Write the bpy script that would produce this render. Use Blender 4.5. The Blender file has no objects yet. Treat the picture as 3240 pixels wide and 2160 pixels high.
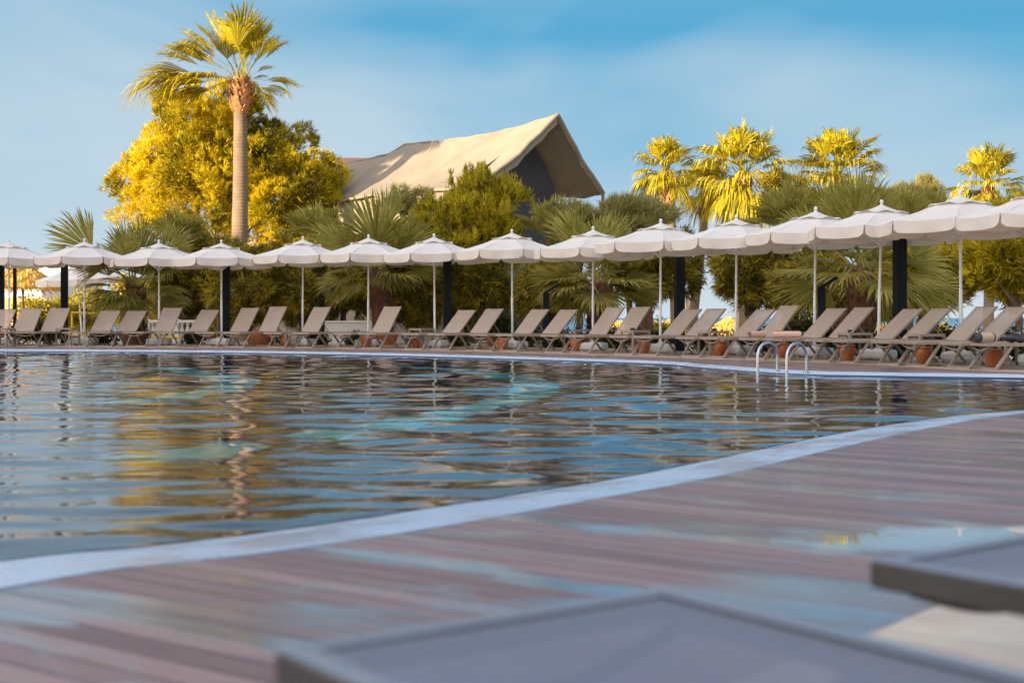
import bpy, math, random
import numpy as np
from mathutils import Vector, Matrix
from mathutils.geometry import tessellate_polygon

R = math.radians
PI = math.pi
S = bpy.context.scene
COL = S.collection
rnd = random.Random(7)

# ------------------------------------------------------------------ survey
# The photograph is used as a survey: a point on the deck seen at (px, py) has a
# known distance because eye height and focal length are known.
FOC, EYE, HOR = 4300.0, 0.72, 1005.0
def G(px, py, h=0.0):
    z = FOC * (EYE - h) / (py - HOR)
    return Vector(((px - 1620) / FOC * z, z, h))
def P(px, py, z):
    return Vector(((px - 1620) / FOC * z, z, EYE + (HOR - py) / FOC * z))

# ------------------------------------------------------------------ mesh helper
class MB:
    def __init__(s): s.v = []; s.f = []
    def add(s, vs, fs):
        o = len(s.v); s.v += [tuple(v) for v in vs]; s.f += [tuple(i + o for i in f) for f in fs]; return s
    def box(s, c, size, rot=None, ch=0.0):
        c = Vector(c); hx, hy, hz = size[0] / 2, size[1] / 2, size[2] / 2
        if ch <= 0:
            vs = [Vector((x * hx, y * hy, z * hz)) for z in (-1, 1) for x, y in ((-1, -1), (1, -1), (1, 1), (-1, 1))]
            fs = [(3, 2, 1, 0), (4, 5, 6, 7)] + [(i, (i + 1) % 4, 4 + (i + 1) % 4, 4 + i) for i in range(4)]
        else:
            def ring(z, k):
                a, b = hx - k, hy - k
                return [Vector(q) for q in ((-a + ch, -b, z), (a - ch, -b, z), (a, -b + ch, z), (a, b - ch, z), (a - ch, b, z), (-a + ch, b, z), (-a, b - ch, z), (-a, -b + ch, z))]
            vs = ring(-hz, ch * .6) + ring(-hz + ch, 0) + ring(hz - ch, 0) + ring(hz, ch * .6)
            fs = [tuple(range(7, -1, -1)), tuple(range(24, 32))]
            for k in range(3):
                fs += [(k * 8 + i, k * 8 + (i + 1) % 8, k * 8 + 8 + (i + 1) % 8, k * 8 + 8 + i) for i in range(8)]
        if rot is not None: vs = [rot @ v for v in vs]
        return s.add([v + c for v in vs], fs)
    def bar(s, a, b, w, h, up=(0, 0, 1)):
        a, b = Vector(a), Vector(b); d = b - a; L = d.length; d.normalize()
        u = Vector(up)
        if abs(d.dot(u)) > .98: u = Vector((0, 1, 0))
        x = d.cross(u).normalized(); z = x.cross(d)
        return s.box((a + b) / 2, (w, L, h), Matrix((x, d, z)).transposed(), min(w, h) * .14)
    def tube(s, path, rad, n=10, cap=True):
        path = [Vector(p) for p in path]; m = len(path)
        if not hasattr(rad, '__len__'): rad = [rad] * m
        ref = None; vs = []
        for i, p in enumerate(path):
            t = (path[min(i + 1, m - 1)] - path[max(i - 1, 0)]).normalized()
            if ref is None: ref = Vector((1, 0, 0)) if abs(t.x) < .8 else Vector((0, 1, 0))
            ref = (ref - t * ref.dot(t)).normalized(); b = t.cross(ref)
            vs += [p + (ref * math.cos(2 * PI * k / n) + b * math.sin(2 * PI * k / n)) * rad[i] for k in range(n)]
        fs = [(i * n + k, i * n + (k + 1) % n, i * n + n + (k + 1) % n, i * n + n + k) for i in range(m - 1) for k in range(n)]
        if cap: fs += [tuple(range(n - 1, -1, -1)), tuple(range((m - 1) * n, m * n))]
        return s.add(vs, fs)
    def lathe(s, prof, n=24, c=(0, 0, 0), cap=True):
        c = Vector(c); vs = [c + Vector((r * math.cos(2 * PI * k / n), r * math.sin(2 * PI * k / n), z)) for r, z in prof for k in range(n)]
        m = len(prof)
        fs = [(i * n + k, i * n + (k + 1) % n, i * n + n + (k + 1) % n, i * n + n + k) for i in range(m - 1) for k in range(n)]
        if cap: fs += [tuple(range(n - 1, -1, -1)), tuple(range((m - 1) * n, m * n))]
        return s.add(vs, fs)
    def sheet(s, fn, nu, nv):
        vs = [fn(i / nu, j / nv) for j in range(nv + 1) for i in range(nu + 1)]
        return s.add(vs, [(j * (nu + 1) + i, j * (nu + 1) + i + 1, (j + 1) * (nu + 1) + i + 1, (j + 1) * (nu + 1) + i) for j in range(nv) for i in range(nu)])
    def prism(s, outline, z0, z1, holes=()):
        polys = [[Vector((p[0], p[1], 0)) for p in outline]] + [[Vector((p[0], p[1], 0)) for p in h] for h in holes]
        tris = tessellate_polygon(polys); flat = [p for q in polys for p in q]; n = len(flat)
        vs = [(p.x, p.y, z1) for p in flat] + [(p.x, p.y, z0) for p in flat]
        fs = [tuple(t) for t in tris] + [tuple(i + n for i in reversed(t)) for t in tris]
        o = 0
        for q in polys:
            k = len(q); fs += [(o + i, o + (i + 1) % k, n + o + (i + 1) % k, n + o + i) for i in range(k)]; o += k
        return s.add(vs, fs)
    def build(s, name, mat, parent=None, smooth=False, loc=None, fix=True):
        me = bpy.data.meshes.new(name); me.from_pydata(s.v, [], s.f)
        if mat: me.materials.append(mat)
        if fix and len(s.f) < 40000:
            import bmesh
            bm = bmesh.new(); bm.from_mesh(me); bmesh.ops.recalc_face_normals(bm, faces=bm.faces); bm.to_mesh(me); bm.free()
        if smooth:
            me.polygons.foreach_set('use_smooth', [True] * len(me.polygons))
            if smooth != 'all':
                try: me.set_sharp_from_angle(angle=R(38))
                except Exception: pass
        me.update()
        o = bpy.data.objects.new(name, me); COL.objects.link(o)
        if parent: o.parent = parent
        if loc is not None: o.location = loc
        return o

def tag(o, label=None, cat=None, group=None, kind=None):
    for k, v in (('label', label), ('category', cat), ('group', group), ('kind', kind)):
        if v: o[k] = v
    return o
def empty(name, loc, rz=0.0):
    o = bpy.data.objects.new(name, None); COL.objects.link(o); o.location = loc; o.rotation_euler = (0, 0, rz)
    o.empty_display_size = .1; return o
def copy_tree(o, parent=None):
    c = o.copy(); COL.objects.link(c); c.parent = parent
    for ch in list(o.children): copy_tree(ch, c)
    return c

# ------------------------------------------------------------------ materials
def mat(name):
    m = bpy.data.materials.new(name); m.use_nodes = True; nt = m.node_tree
    b = nt.nodes['Principled BSDF']; return m, nt, b
def N(nt, t, **kw):
    n = nt.nodes.new(t)
    for k, v in kw.items(): setattr(n, k, v)
    return n
def ramp(nt, fac, stops):
    r = N(nt, 'ShaderNodeValToRGB'); e = r.color_ramp.elements
    while len(e) < len(stops): e.new(.5)
    for k, (p, c) in enumerate(stops): e[k].position = p; e[k].color = (*c, 1) if len(c) == 3 else c
    nt.links.new(fac, r.inputs[0]); return r
def noise(nt, scale, detail=4, rough=.55, vec=None, dist=0):
    n = N(nt, 'ShaderNodeTexNoise'); n.inputs['Scale'].default_value = scale; n.inputs['Detail'].default_value = detail
    n.inputs['Roughness'].default_value = rough; n.inputs['Distortion'].default_value = dist
    if vec is None:
        vec = N(nt, 'ShaderNodeTexCoord').outputs['Object']
    nt.links.new(vec, n.inputs['Vector']); return n
def plain(name, c1, c2, rough=.6, scale=6, metal=0, bump=0, bscale=40, spec=.5, sheen=0):
    m, nt, b = mat(name)
    n = noise(nt, scale); r = ramp(nt, n.outputs[0], [(.3, c1), (.7, c2)])
    nt.links.new(r.outputs[0], b.inputs['Base Color'])
    b.inputs['Roughness'].default_value = rough; b.inputs['Metallic'].default_value = metal
    b.inputs['Specular IOR Level'].default_value = spec
    if bump:
        n2 = noise(nt, bscale, 3); bp = N(nt, 'ShaderNodeBump'); bp.inputs['Strength'].default_value = bump; bp.inputs['Distance'].default_value = .01
        nt.links.new(n2.outputs[0], bp.inputs['Height']); nt.links.new(bp.outputs[0], b.inputs['Normal'])
    return m
def leafmat(name, a, b2, c, trans=.35, scale=1.3, rough=.5, rw=.5, lo=0):
    m, nt, b = mat(name)
    g = N(nt, 'ShaderNodeNewGeometry'); n = noise(nt, scale, 3)
    ad = N(nt, 'ShaderNodeMath', operation='MULTIPLY_ADD'); nt.links.new(g.outputs['Random Per Island'], ad.inputs[0]); ad.inputs[1].default_value = rw
    nt.links.new(n.outputs[0], ad.inputs[2])
    r = ramp(nt, ad.outputs[0], [(.45 - .25 * (.5 - rw) + lo, a), (.75 - .5 * (.5 - rw), b2), (1.0 - .8 * (.5 - rw), c)])
    nt.links.new(r.outputs[0], b.inputs['Base Color']); b.inputs['Roughness'].default_value = rough; b.inputs['Specular IOR Level'].default_value = .25
    tr = N(nt, 'ShaderNodeBsdfTranslucent'); nt.links.new(r.outputs[0], tr.inputs[0])
    mx = N(nt, 'ShaderNodeMixShader'); mx.inputs[0].default_value = trans
    nt.links.new(b.outputs[0], mx.inputs[1]); nt.links.new(tr.outputs[0], mx.inputs[2])
    nt.links.new(mx.outputs[0], nt.nodes['Material Output'].inputs[0]); return m

M = {}
M['canvas'] = plain('canvas', (.78, .765, .75), (.83, .82, .81), .85, 3, bump=.6, bscale=5, spec=.2)
_nt = M['canvas'].node_tree; _b = _nt.nodes['Principled BSDF']
_tr = N(_nt, 'ShaderNodeBsdfTranslucent'); _tr.inputs[0].default_value = (.8, .68, .52, 1)
_mx = N(_nt, 'ShaderNodeMixShader'); _mx.inputs[0].default_value = .22
_nt.links.new(_b.outputs[0], _mx.inputs[1]); _nt.links.new(_tr.outputs[0], _mx.inputs[2]); _nt.links.new(_mx.outputs[0], _nt.nodes['Material Output'].inputs[0])
M['canvas_warmlit'] = M['canvas'].copy(); M['canvas_warmlit'].name = 'canvas_warmlit'
_r = [n for n in M['canvas_warmlit'].node_tree.nodes if n.type == 'VALTORGB'][0].color_ramp.elements; _r[0].color = (.80, .72, .64, 1); _r[1].color = (.84, .77, .70, 1)  # same canvas as the top, warm light on the skirts put into the colour
M['white_metal'] = plain('white_metal', (.72, .72, .72), (.80, .79, .78), .4, 4)
M['white_plastic'] = plain('white_plastic', (.62, .61, .60), (.74, .73, .72), .5, 5, bump=.1)
M['taupe'] = plain('taupe', (.29, .225, .175), (.34, .27, .215), .42, 8)
M['taupe_dark'] = plain('taupe_dark', (.10, .085, .075), (.14, .115, .10), .5, 8)
m, nt, b = mat('sling'); M['sling'] = m
w = N(nt, 'ShaderNodeTexBrick'); w.inputs['Scale'].default_value = 130; w.inputs['Color1'].default_value = (.42, .335, .278, 1); w.inputs['Color2'].default_value = (.47, .375, .315, 1); w.inputs['Mortar'].default_value = (.30, .23, .18, 1); w.inputs['Mortar Size'].default_value = .012
nt.links.new(N(nt, 'ShaderNodeTexCoord').outputs['Object'], w.inputs['Vector']); nt.links.new(w.outputs[0], b.inputs['Base Color'])
b.inputs['Roughness'].default_value = .55; b.inputs['Specular IOR Level'].default_value = .35
t = N(nt, 'ShaderNodeBsdfTransparent'); mx = N(nt, 'ShaderNodeMixShader'); mx.inputs[0].default_value = .10
nt.links.new(b.outputs[0], mx.inputs[1]); nt.links.new(t.outputs[0], mx.inputs[2]); nt.links.new(mx.outputs[0], nt.nodes['Material Output'].inputs[0])
M['rim_sheen'] = plain('rim_sheen', (.19, .22, .28), (.22, .25, .31), .36, 20)  # lighter grey stands for sky sheen on the near rims
M['frame_shaded'] = plain('frame_shaded', (.028, .026, .024), (.04, .037, .034), .3, 8); M['frame_shaded'].node_tree.nodes['Principled BSDF'].inputs['Coat Weight'].default_value = .35; M['frame_shaded'].node_tree.nodes['Principled BSDF'].inputs['Coat Roughness'].default_value = .15  # near copy of the taupe frame, shade on its sides painted dark
M['sling_sky_tint'] = M['sling'].copy(); M['sling_sky_tint'].name = 'sling_sky_tint'  # near copy of the taupe sling, blue skylight put into its colour
_b = [n for n in M['sling_sky_tint'].node_tree.nodes if n.type == 'TEX_BRICK'][0]
for _k, _c in (('Color1', (.17, .19, .25, 1)), ('Color2', (.20, .22, .29, 1)), ('Mortar', (.11, .12, .16, 1))): _b.inputs[_k].default_value = _c
M['navy'] = plain('navy', (.004, .006, .011), (.008, .011, .018), .5, 5, spec=.2)
M['slate_lens'] = plain('slate_lens', (.05, .07, .11), (.08, .11, .17), .12, 5)
M['chrome'] = plain('chrome', (.45, .48, .54), (.56, .59, .64), .12, 5, metal=1)
M['rust'] = plain('rust', (.25, .09, .03), (.4, .16, .05), .7, 30)
M['terracotta'] = plain('terracotta', (.40, .105, .03), (.54, .17, .055), .75, 9, bump=.25)
M['dark_soil'] = plain('dark_soil', (.02, .014, .01), (.05, .034, .024), .9, 14)
M['towel'] = plain('towel', (.66, .42, .34), (.74, .5, .41), .95, 20, bump=.6, bscale=160, spec=.1)
M['beige_fabric'] = plain('beige_fabric', (.50, .40, .27), (.58, .47, .33), .7, 20, bump=.3, bscale=200)
M['black_rubber'] = plain('black_rubber', (.012, .014, .02), (.03, .034, .045), .5, 10)
M['steel'] = plain('steel', (.5, .5, .5), (.62, .6, .58), .25, 10, metal=1)
M['yellow_paint'] = plain('yellow_paint', (.85, .58, .01), (.9, .66, .02), .45, 4)
M['white_wall'] = plain('white_wall', (.66, .64, .61), (.78, .76, .73), .8, 1.5, bump=.15)
M['cream_wall'] = plain('cream_wall', (.66, .52, .34), (.74, .60, .42), .85, 1.2, bump=.15)
M['ochre_wall'] = plain('ochre_wall', (.62, .36, .14), (.72, .46, .2), .85, 1.6, bump=.2)
M['window_glass'] = plain('window_glass', (.02, .03, .04), (.04, .05, .06), .08, 2)
M['thatch'] = plain('thatch', (.55, .33, .06), (.72, .48, .12), .95, 18, bump=.9, bscale=30)
M['wood_post'] = plain('wood_post', (.16, .09, .05), (.26, .15, .08), .8, 12, bump=.4)
M['bark'] = plain('bark', (.10, .065, .045), (.21, .145, .11), .9, 7, bump=.7, bscale=18)
M['pale_bark'] = plain('pale_bark', (.30, .25, .21), (.5, .43, .37), .9, 5, bump=.5, bscale=14)
M['palm_trunk_smooth'] = plain('palm_trunk_smooth', (.18, .125, .076), (.25, .18, .115), .9, 3, bump=.6, bscale=9)
_nt = M['palm_trunk_smooth'].node_tree
_w = N(_nt, 'ShaderNodeTexWave', bands_direction='Z'); _w.inputs['Scale'].default_value = 2.6; _w.inputs['Distortion'].default_value = 2.5; _w.inputs['Detail'].default_value = 3
_nt.links.new(N(_nt, 'ShaderNodeTexCoord').outputs['Object'], _w.inputs['Vector'])
_bp = [n for n in _nt.nodes if n.type == 'BUMP'][0]; _nt.links.new(_w.outputs['Fac'], _bp.inputs['Height']); _bp.inputs['Distance'].default_value = .02
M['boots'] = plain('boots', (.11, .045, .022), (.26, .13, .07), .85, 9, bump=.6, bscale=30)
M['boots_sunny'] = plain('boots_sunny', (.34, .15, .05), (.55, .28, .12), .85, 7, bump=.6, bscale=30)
M['palm_green'] = leafmat('palm_green', (.19, .175, .03), (.33, .29, .055), (.46, .40, .11), .42)
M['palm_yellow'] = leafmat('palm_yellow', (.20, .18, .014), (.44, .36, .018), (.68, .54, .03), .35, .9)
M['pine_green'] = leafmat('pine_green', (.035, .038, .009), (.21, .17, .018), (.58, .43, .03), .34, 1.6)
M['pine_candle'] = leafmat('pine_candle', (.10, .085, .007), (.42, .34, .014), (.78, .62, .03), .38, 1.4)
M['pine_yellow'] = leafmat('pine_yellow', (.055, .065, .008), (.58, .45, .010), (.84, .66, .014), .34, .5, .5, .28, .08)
M['olive_grey'] = leafmat('olive_grey', (.22, .20, .06), (.38, .34, .11), (.52, .46, .18), .42, 2)
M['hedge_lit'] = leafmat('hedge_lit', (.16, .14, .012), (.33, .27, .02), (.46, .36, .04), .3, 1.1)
M['shrub_dark'] = leafmat('shrub_dark', (.02, .03, .008), (.05, .06, .014), (.10, .10, .03), .3, 3)
M['flower'] = leafmat('flower', (.55, .5, .48), (.7, .62, .6), (.75, .66, .66), .3, 5)

def tent_mat(name, a, b2):
    m = plain(name, a, b2, .9, .8, bump=.25, bscale=2.2, spec=.15); return m
M['tent'] = tent_mat('tent', (.245, .21, .165), (.305, .265, .21))
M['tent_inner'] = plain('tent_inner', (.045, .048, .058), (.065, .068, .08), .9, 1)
M['roof_tile'] = plain('roof_tile', (.13, .065, .045), (.20, .10, .07), .85, 3, bump=.5, bscale=8)

# stone terrace with joints
def stone(name, c1, c2, rot=0, size=.6, rough=.4):
    m, nt, b = mat(name)
    tc = N(nt, 'ShaderNodeTexCoord'); mp = N(nt, 'ShaderNodeMapping'); mp.inputs['Rotation'].default_value = (0, 0, rot)
    nt.links.new(tc.outputs['Object'], mp.inputs[0])
    br = N(nt, 'ShaderNodeTexBrick'); br.offset = 0; br.inputs['Scale'].default_value = 1; br.inputs['Brick Width'].default_value = size; br.inputs['Row Height'].default_value = size
    br.inputs['Mortar Size'].default_value = .004; br.inputs['Color1'].default_value = (*c1, 1); br.inputs['Color2'].default_value = (*c2, 1); br.inputs['Mortar'].default_value = (c1[0] * .6, c1[1] * .6, c1[2] * .6, 1)
    nt.links.new(mp.outputs[0], br.inputs['Vector'])
    n = noise(nt, 3, 6); mxc = N(nt, 'ShaderNodeMixRGB', blend_type='OVERLAY'); mxc.inputs[0].default_value = .5
    nt.links.new(br.outputs[0], mxc.inputs[1]); nt.links.new(n.outputs[0], mxc.inputs[2]); nt.links.new(mxc.outputs[0], b.inputs['Base Color'])
    n2 = noise(nt, .9, 5); r = ramp(nt, n2.outputs[0], [(.4, (rough, rough, rough)), (.62, (.12, .12, .12))]); nt.links.new(r.outputs[0], b.inputs['Roughness'])
    return m
M['terrace'] = stone('terrace', (.50, .40, .30), (.56, .46, .36), R(30), .6, .5)
M['near_stone'] = stone('near_stone', (.56, .46, .35), (.62, .52, .42), R(37), .6, .45)
M['coping'] = plain('coping', (.36, .49, .67), (.45, .57, .74), .30, 1.6)  # blue base stands for sky reflected in white tiles
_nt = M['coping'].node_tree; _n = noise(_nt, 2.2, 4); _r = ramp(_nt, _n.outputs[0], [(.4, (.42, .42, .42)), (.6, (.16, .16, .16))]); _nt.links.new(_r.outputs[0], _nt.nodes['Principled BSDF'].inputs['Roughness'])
# wooden deck: planks along (0.81,-0.585), wet patches
m, nt, b = mat('deck_wood'); M['deck'] = m
tc = N(nt, 'ShaderNodeTexCoord'); mp = N(nt, 'ShaderNodeMapping'); mp.inputs['Rotation'].default_value = (0, 0, math.atan2(.585, .81))
nt.links.new(tc.outputs['Object'], mp.inputs[0]); sep = N(nt, 'ShaderNodeSeparateXYZ'); nt.links.new(mp.outputs[0], sep.inputs[0])
dv = N(nt, 'ShaderNodeMath', operation='DIVIDE'); nt.links.new(sep.outputs['Y'], dv.inputs[0]); dv.inputs[1].default_value = .105
fl = N(nt, 'ShaderNodeMath', operation='FLOOR'); nt.links.new(dv.outputs[0], fl.inputs[0])
fr = N(nt, 'ShaderNodeMath', operation='FRACT'); nt.links.new(dv.outputs[0], fr.inputs[0])
wn = N(nt, 'ShaderNodeTexWhiteNoise', noise_dimensions='1D'); nt.links.new(fl.outputs[0], wn.inputs['W'])
mp2 = N(nt, 'ShaderNodeMapping'); mp2.inputs['Scale'].default_value = (1.6, 34, 1); nt.links.new(mp.outputs[0], mp2.inputs[0])
gr = noise(nt, 1.4, 5, .6, mp2.outputs[0])
ad = N(nt, 'ShaderNodeMath', operation='MULTIPLY_ADD'); nt.links.new(wn.outputs['Value'], ad.inputs[0]); ad.inputs[1].default_value = .55; nt.links.new(gr.outputs[0], ad.inputs[2])
cr = ramp(nt, ad.outputs[0], [(.35, (.13, .078, .078)), (.7, (.225, .140, .140)), (1.0, (.315, .212, .21))])
gap = N(nt, 'ShaderNodeMath', operation='LESS_THAN'); nt.links.new(fr.outputs[0], gap.inputs[0]); gap.inputs[1].default_value = .075
dk = N(nt, 'ShaderNodeMixRGB'); nt.links.new(gap.outputs[0], dk.inputs[0]); nt.links.new(cr.outputs[0], dk.inputs[1]); dk.inputs[2].default_value = (.03, .022, .022, 1)
mp3 = N(nt, 'ShaderNodeMapping'); mp3.inputs['Scale'].default_value = (.9, 2.6, 1); nt.links.new(mp.outputs[0], mp3.inputs[0])
wet = noise(nt, 1.1, 5, .6, mp3.outputs[0], .6)
wr0 = ramp(nt, wet.outputs[0], [(.49, (0, 0, 0)), (.57, (.5, .5, .5)), (.70, (.9, .9, .9))])
pn = noise(nt, 4.5, 3); last = wr0.outputs[0]; big = None
for (cx_, cy_), a_, b_, ro in (((1.80, 4.42), 1.05, .36, 4), ((-.28, 4.05), .48, .07, -33), ((-.05, 3.85), .4, .045, -34), ((.60, 3.42), .55, .12, -26), ((-.42, 2.95), .34, .07, -30), ((-.62, 2.58), .22, .08, -20), ((.20, 3.60), .34, .05, -34), ((1.6, 5.6), .6, .05, -30), ((.45, 4.6), .45, .06, -33), ((2.6, 6.6), .6, .07, -32), ((-1.25, 3.32), .24, .05, -32), ((3.3, 7.6), .7, .08, -32), ((.95, 3.05), .35, .10, -20)):
    q = N(nt, 'ShaderNodeMapping', vector_type='TEXTURE'); q.inputs['Location'].default_value = (cx_, cy_, 0); q.inputs['Rotation'].default_value = (0, 0, R(ro)); q.inputs['Scale'].default_value = (a_, b_, 1); nt.links.new(tc.outputs['Object'], q.inputs[0])
    ln_ = N(nt, 'ShaderNodeVectorMath', operation='LENGTH'); nt.links.new(q.outputs[0], ln_.inputs[0])
    sm = N(nt, 'ShaderNodeMath', operation='MULTIPLY_ADD'); nt.links.new(pn.outputs[0], sm.inputs[0]); sm.inputs[1].default_value = 1.1; nt.links.new(ln_.outputs['Value'], sm.inputs[2])
    mr_ = N(nt, 'ShaderNodeMapRange', interpolation_type='SMOOTHSTEP'); nt.links.new(sm.outputs[0], mr_.inputs[0]); mr_.inputs['From Min'].default_value = 1.15; mr_.inputs['From Max'].default_value = 1.70; mr_.inputs['To Min'].default_value = 1 if a_ > .75 else .85; mr_.inputs['To Max'].default_value = 0
    big = big or mr_.outputs[0]
    mxx = N(nt, 'ShaderNodeMath', operation='MAXIMUM'); nt.links.new(last, mxx.inputs[0]); nt.links.new(mr_.outputs[0], mxx.inputs[1]); last = mxx.outputs[0]
wr = N(nt, 'ShaderNodeMixRGB'); wr.inputs[0].default_value = 0; nt.links.new(last, wr.inputs[1])
wd = N(nt, 'ShaderNodeMixRGB', blend_type='MULTIPLY'); nt.links.new(wr.outputs[0], wd.inputs[0]); nt.links.new(dk.outputs[0], wd.inputs[1]); wd.inputs[2].default_value = (.55, .52, .52, 1)
nt.links.new(wd.outputs[0], b.inputs['Base Color'])
rr = N(nt, 'ShaderNodeMapRange'); nt.links.new(wr.outputs[0], rr.inputs[0]); rr.inputs['To Min'].default_value = .46; rr.inputs['To Max'].default_value = .10; nt.links.new(rr.outputs[0], b.inputs['Roughness']); cro = N(nt, 'ShaderNodeMapRange'); nt.links.new(big, cro.inputs[0]); cro.inputs['To Min'].default_value = .17; cro.inputs['To Max'].default_value = .015; nt.links.new(cro.outputs[0], b.inputs['Coat Roughness']); b.inputs['Coat IOR'].default_value = 2.0; nt.links.new(wr.outputs[0], b.inputs['Coat Weight'])
hb = N(nt, 'ShaderNodeMath', operation='SUBTRACT'); nt.links.new(gr.outputs[0], hb.inputs[0]); nt.links.new(gap.outputs[0], hb.inputs[1])
bp = N(nt, 'ShaderNodeBump'); bp.inputs['Distance'].default_value = .004; nt.links.new(hb.outputs[0], bp.inputs['Height'])
bs = N(nt, 'ShaderNodeMapRange'); nt.links.new(wr.outputs[0], bs.inputs[0]); bs.inputs['To Min'].default_value = .35; bs.inputs['To Max'].default_value = .0; nt.links.new(bs.outputs[0], bp.inputs['Strength'])
nt.links.new(bp.outputs[0], b.inputs['Normal'])

# pool water
m, nt, b = mat('pool_water'); M['water'] = m
b.inputs['Base Color'].default_value = (.70, .86, .97, 1); b.inputs['Roughness'].default_value = .0; b.inputs['IOR'].default_value = 1.6
b.inputs['Transmission Weight'].default_value = 1.0
tcw = N(nt, 'ShaderNodeTexCoord'); mpw = N(nt, 'ShaderNodeMapping'); mpw.inputs['Scale'].default_value = (2.0, 6.0, 1); mpw.inputs['Rotation'].default_value = (0, 0, R(8)); nt.links.new(tcw.outputs['Object'], mpw.inputs[0])
nw = noise(nt, 2.4, 4, .55, mpw.outputs[0], .4); bp = N(nt, 'ShaderNodeBump'); bp.inputs['Strength'].default_value = .03; bp.inputs['Distance'].default_value = .04
nt.links.new(nw.outputs[0], bp.inputs['Height']); nt.links.new(bp.outputs[0], b.inputs['Normal'])
M['pool_tile'] = stone('pool_tile', (.025, .036, .085), (.032, .045, .10), R(20), .3, .3)
M['lip_shade'] = plain('lip_shade', (.012, .02, .06), (.016, .03, .08), .2, 5)  # dark blue stands for the shadow under the rim's nose
M['teal_tile'] = plain('teal_tile', (.015, .80, .88), (.02, .86, .94), .4, 5)
m, nt, b = mat('sea_water'); M['sea'] = m
b.inputs['Base Color'].default_value = (.02, .13, .26, 1); b.inputs['Roughness'].default_value = .25
nw = noise(nt, .6, 4); bp = N(nt, 'ShaderNodeBump'); bp.inputs['Strength'].default_value = .6; bp.inputs['Distance'].default_value = .4; nt.links.new(nw.outputs[0], bp.inputs['Height']); nt.links.new(bp.outputs[0], b.inputs['Normal'])
M['sand'] = plain('sand', (.50, .38, .22), (.60, .47, .30), .95, .5, bump=.3, bscale=3)

# ------------------------------------------------------------------ pool, deck, ground
near_in = [(-1.57, 4.17), (-1.13, 4.546), (-.683, 5.0), (0, 5.81), (.618, 6.437), (1.344, 7.626), (2.125, 8.85), (3.12, 10.15), (4.136, 10.98)]
far_e = [(6.4, 17.0), (4.45, 17.75), (3.96, 18.05), (3.4, 18.9), (2.8, 20.6), (2.17, 22.5), (0, 24.9), (-2.5, 27.2), (-5.6, 29.2), (-8.6, 30.2), (-11.8, 30.8)]
_c = np.polyfit([q[0] for q in near_in], [q[1] for q in near_in], 3)
near_in = [(q[0] - .10, .10 + .35 * q[1] + .65 * float(np.polyval(_c, q[0]))) for q in near_in]
pool = [(-15, -3.2), (-7, -1.0), (-3.6, 2.2), (-2.5, 3.25)] + near_in + [(6.2, 11.9), (8.2, 12.9), (9.4, 14.4), (8.6, 16.2)] + far_e + [(-17, 31.2), (-24, 30.5), (-28, 26), (-29, 12), (-25, 0)]
def catmull(pts, n=5):
    out = []; k = len(pts)
    for i in range(k):
        p0, p1, p2, p3 = (np.array(pts[(i + d) % k], float) for d in (-1, 0, 1, 2))
        for j in range(n):
            t = j / n
            out.append(tuple(.5 * ((2 * p1) + (-p0 + p2) * t + (2 * p0 - 5 * p1 + 4 * p2 - p3) * t * t + (-p0 + 3 * p1 - 3 * p2 + p3) * t ** 3)))
    return out
pool = catmull(pool, 5)
def offset(poly, dist):
    out = []; k = len(poly)
    for i in range(k):
        a, c, q = poly[i - 1], poly[(i + 1) % k], poly[i]
        tx, ty = c[0] - a[0], c[1] - a[1]; L = math.hypot(tx, ty)
        d = dist(q) if callable(dist) else dist
        out.append((q[0] + ty / L * d, q[1] - tx / L * d))
    return out
cw = lambda q: (.60 + .08 * max(0, min(1, (7 - q[1]) / 3))) if q[1] < 13 else .3
pool_out = offset(pool, cw)
WATER = -.055

deck_rect = [(-70, -12), (70, -12), (70, 43), (-70, 43)]
tag(MB().prism(deck_rect, -.4, 0, [pool_out]).build('pool_deck', M['deck'], fix=False), 'purplish brown wooden pool deck with wet patches', 'deck', kind='structure')
# coping: gently dished wet white rim, sky reflection painted in as blue, with a rounded nose
mb = MB(); k = len(pool); nose = offset(pool, .03)
rings = [(pool_out, -.3), (pool_out, .004), (offset(pool, lambda q: cw(q) * .55), -.010), (offset(pool, .12), -.036), (nose, -.066), (pool, -.09), (pool, -1.3)]
for (pa, za) in rings: mb.v += [(p[0], p[1], za) for p in pa]
for j in range(len(rings) - 1):
    mb.f += [(j * k + i, j * k + (i + 1) % k, (j + 1) * k + (i + 1) % k, (j + 1) * k + i) for i in range(k)]
tag(mb.build('pool_coping', M['coping'], smooth=True), 'smooth pale wet rim round the pool', 'coping', kind='structure')
mb = MB(); k = len(pool)  # added ring that paints the lip's shadow as a dark line
for pa, za in ((offset(pool, .115), -.0335), (offset(pool, .075), -.0475), (offset(pool, .026), -.064)): mb.v += [(p[0], p[1], za) for p in pa]
for j in range(2): mb.f += [(j * k + i, j * k + (i + 1) % k, (j + 1) * k + (i + 1) % k, (j + 1) * k + i) for i in range(k)]
tag(mb.build('lip_shade_strip', M['lip_shade']), 'thin dark blue strip at the water edge, painted shadow of the rim lip', 'tile line', kind='structure')
tag(MB().prism(offset(pool, .02), -1.45, -1.25).build('pool_floor', M['pool_tile'], fix=False), 'tiled pool floor', 'floor', kind='structure')
mb = MB()
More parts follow.
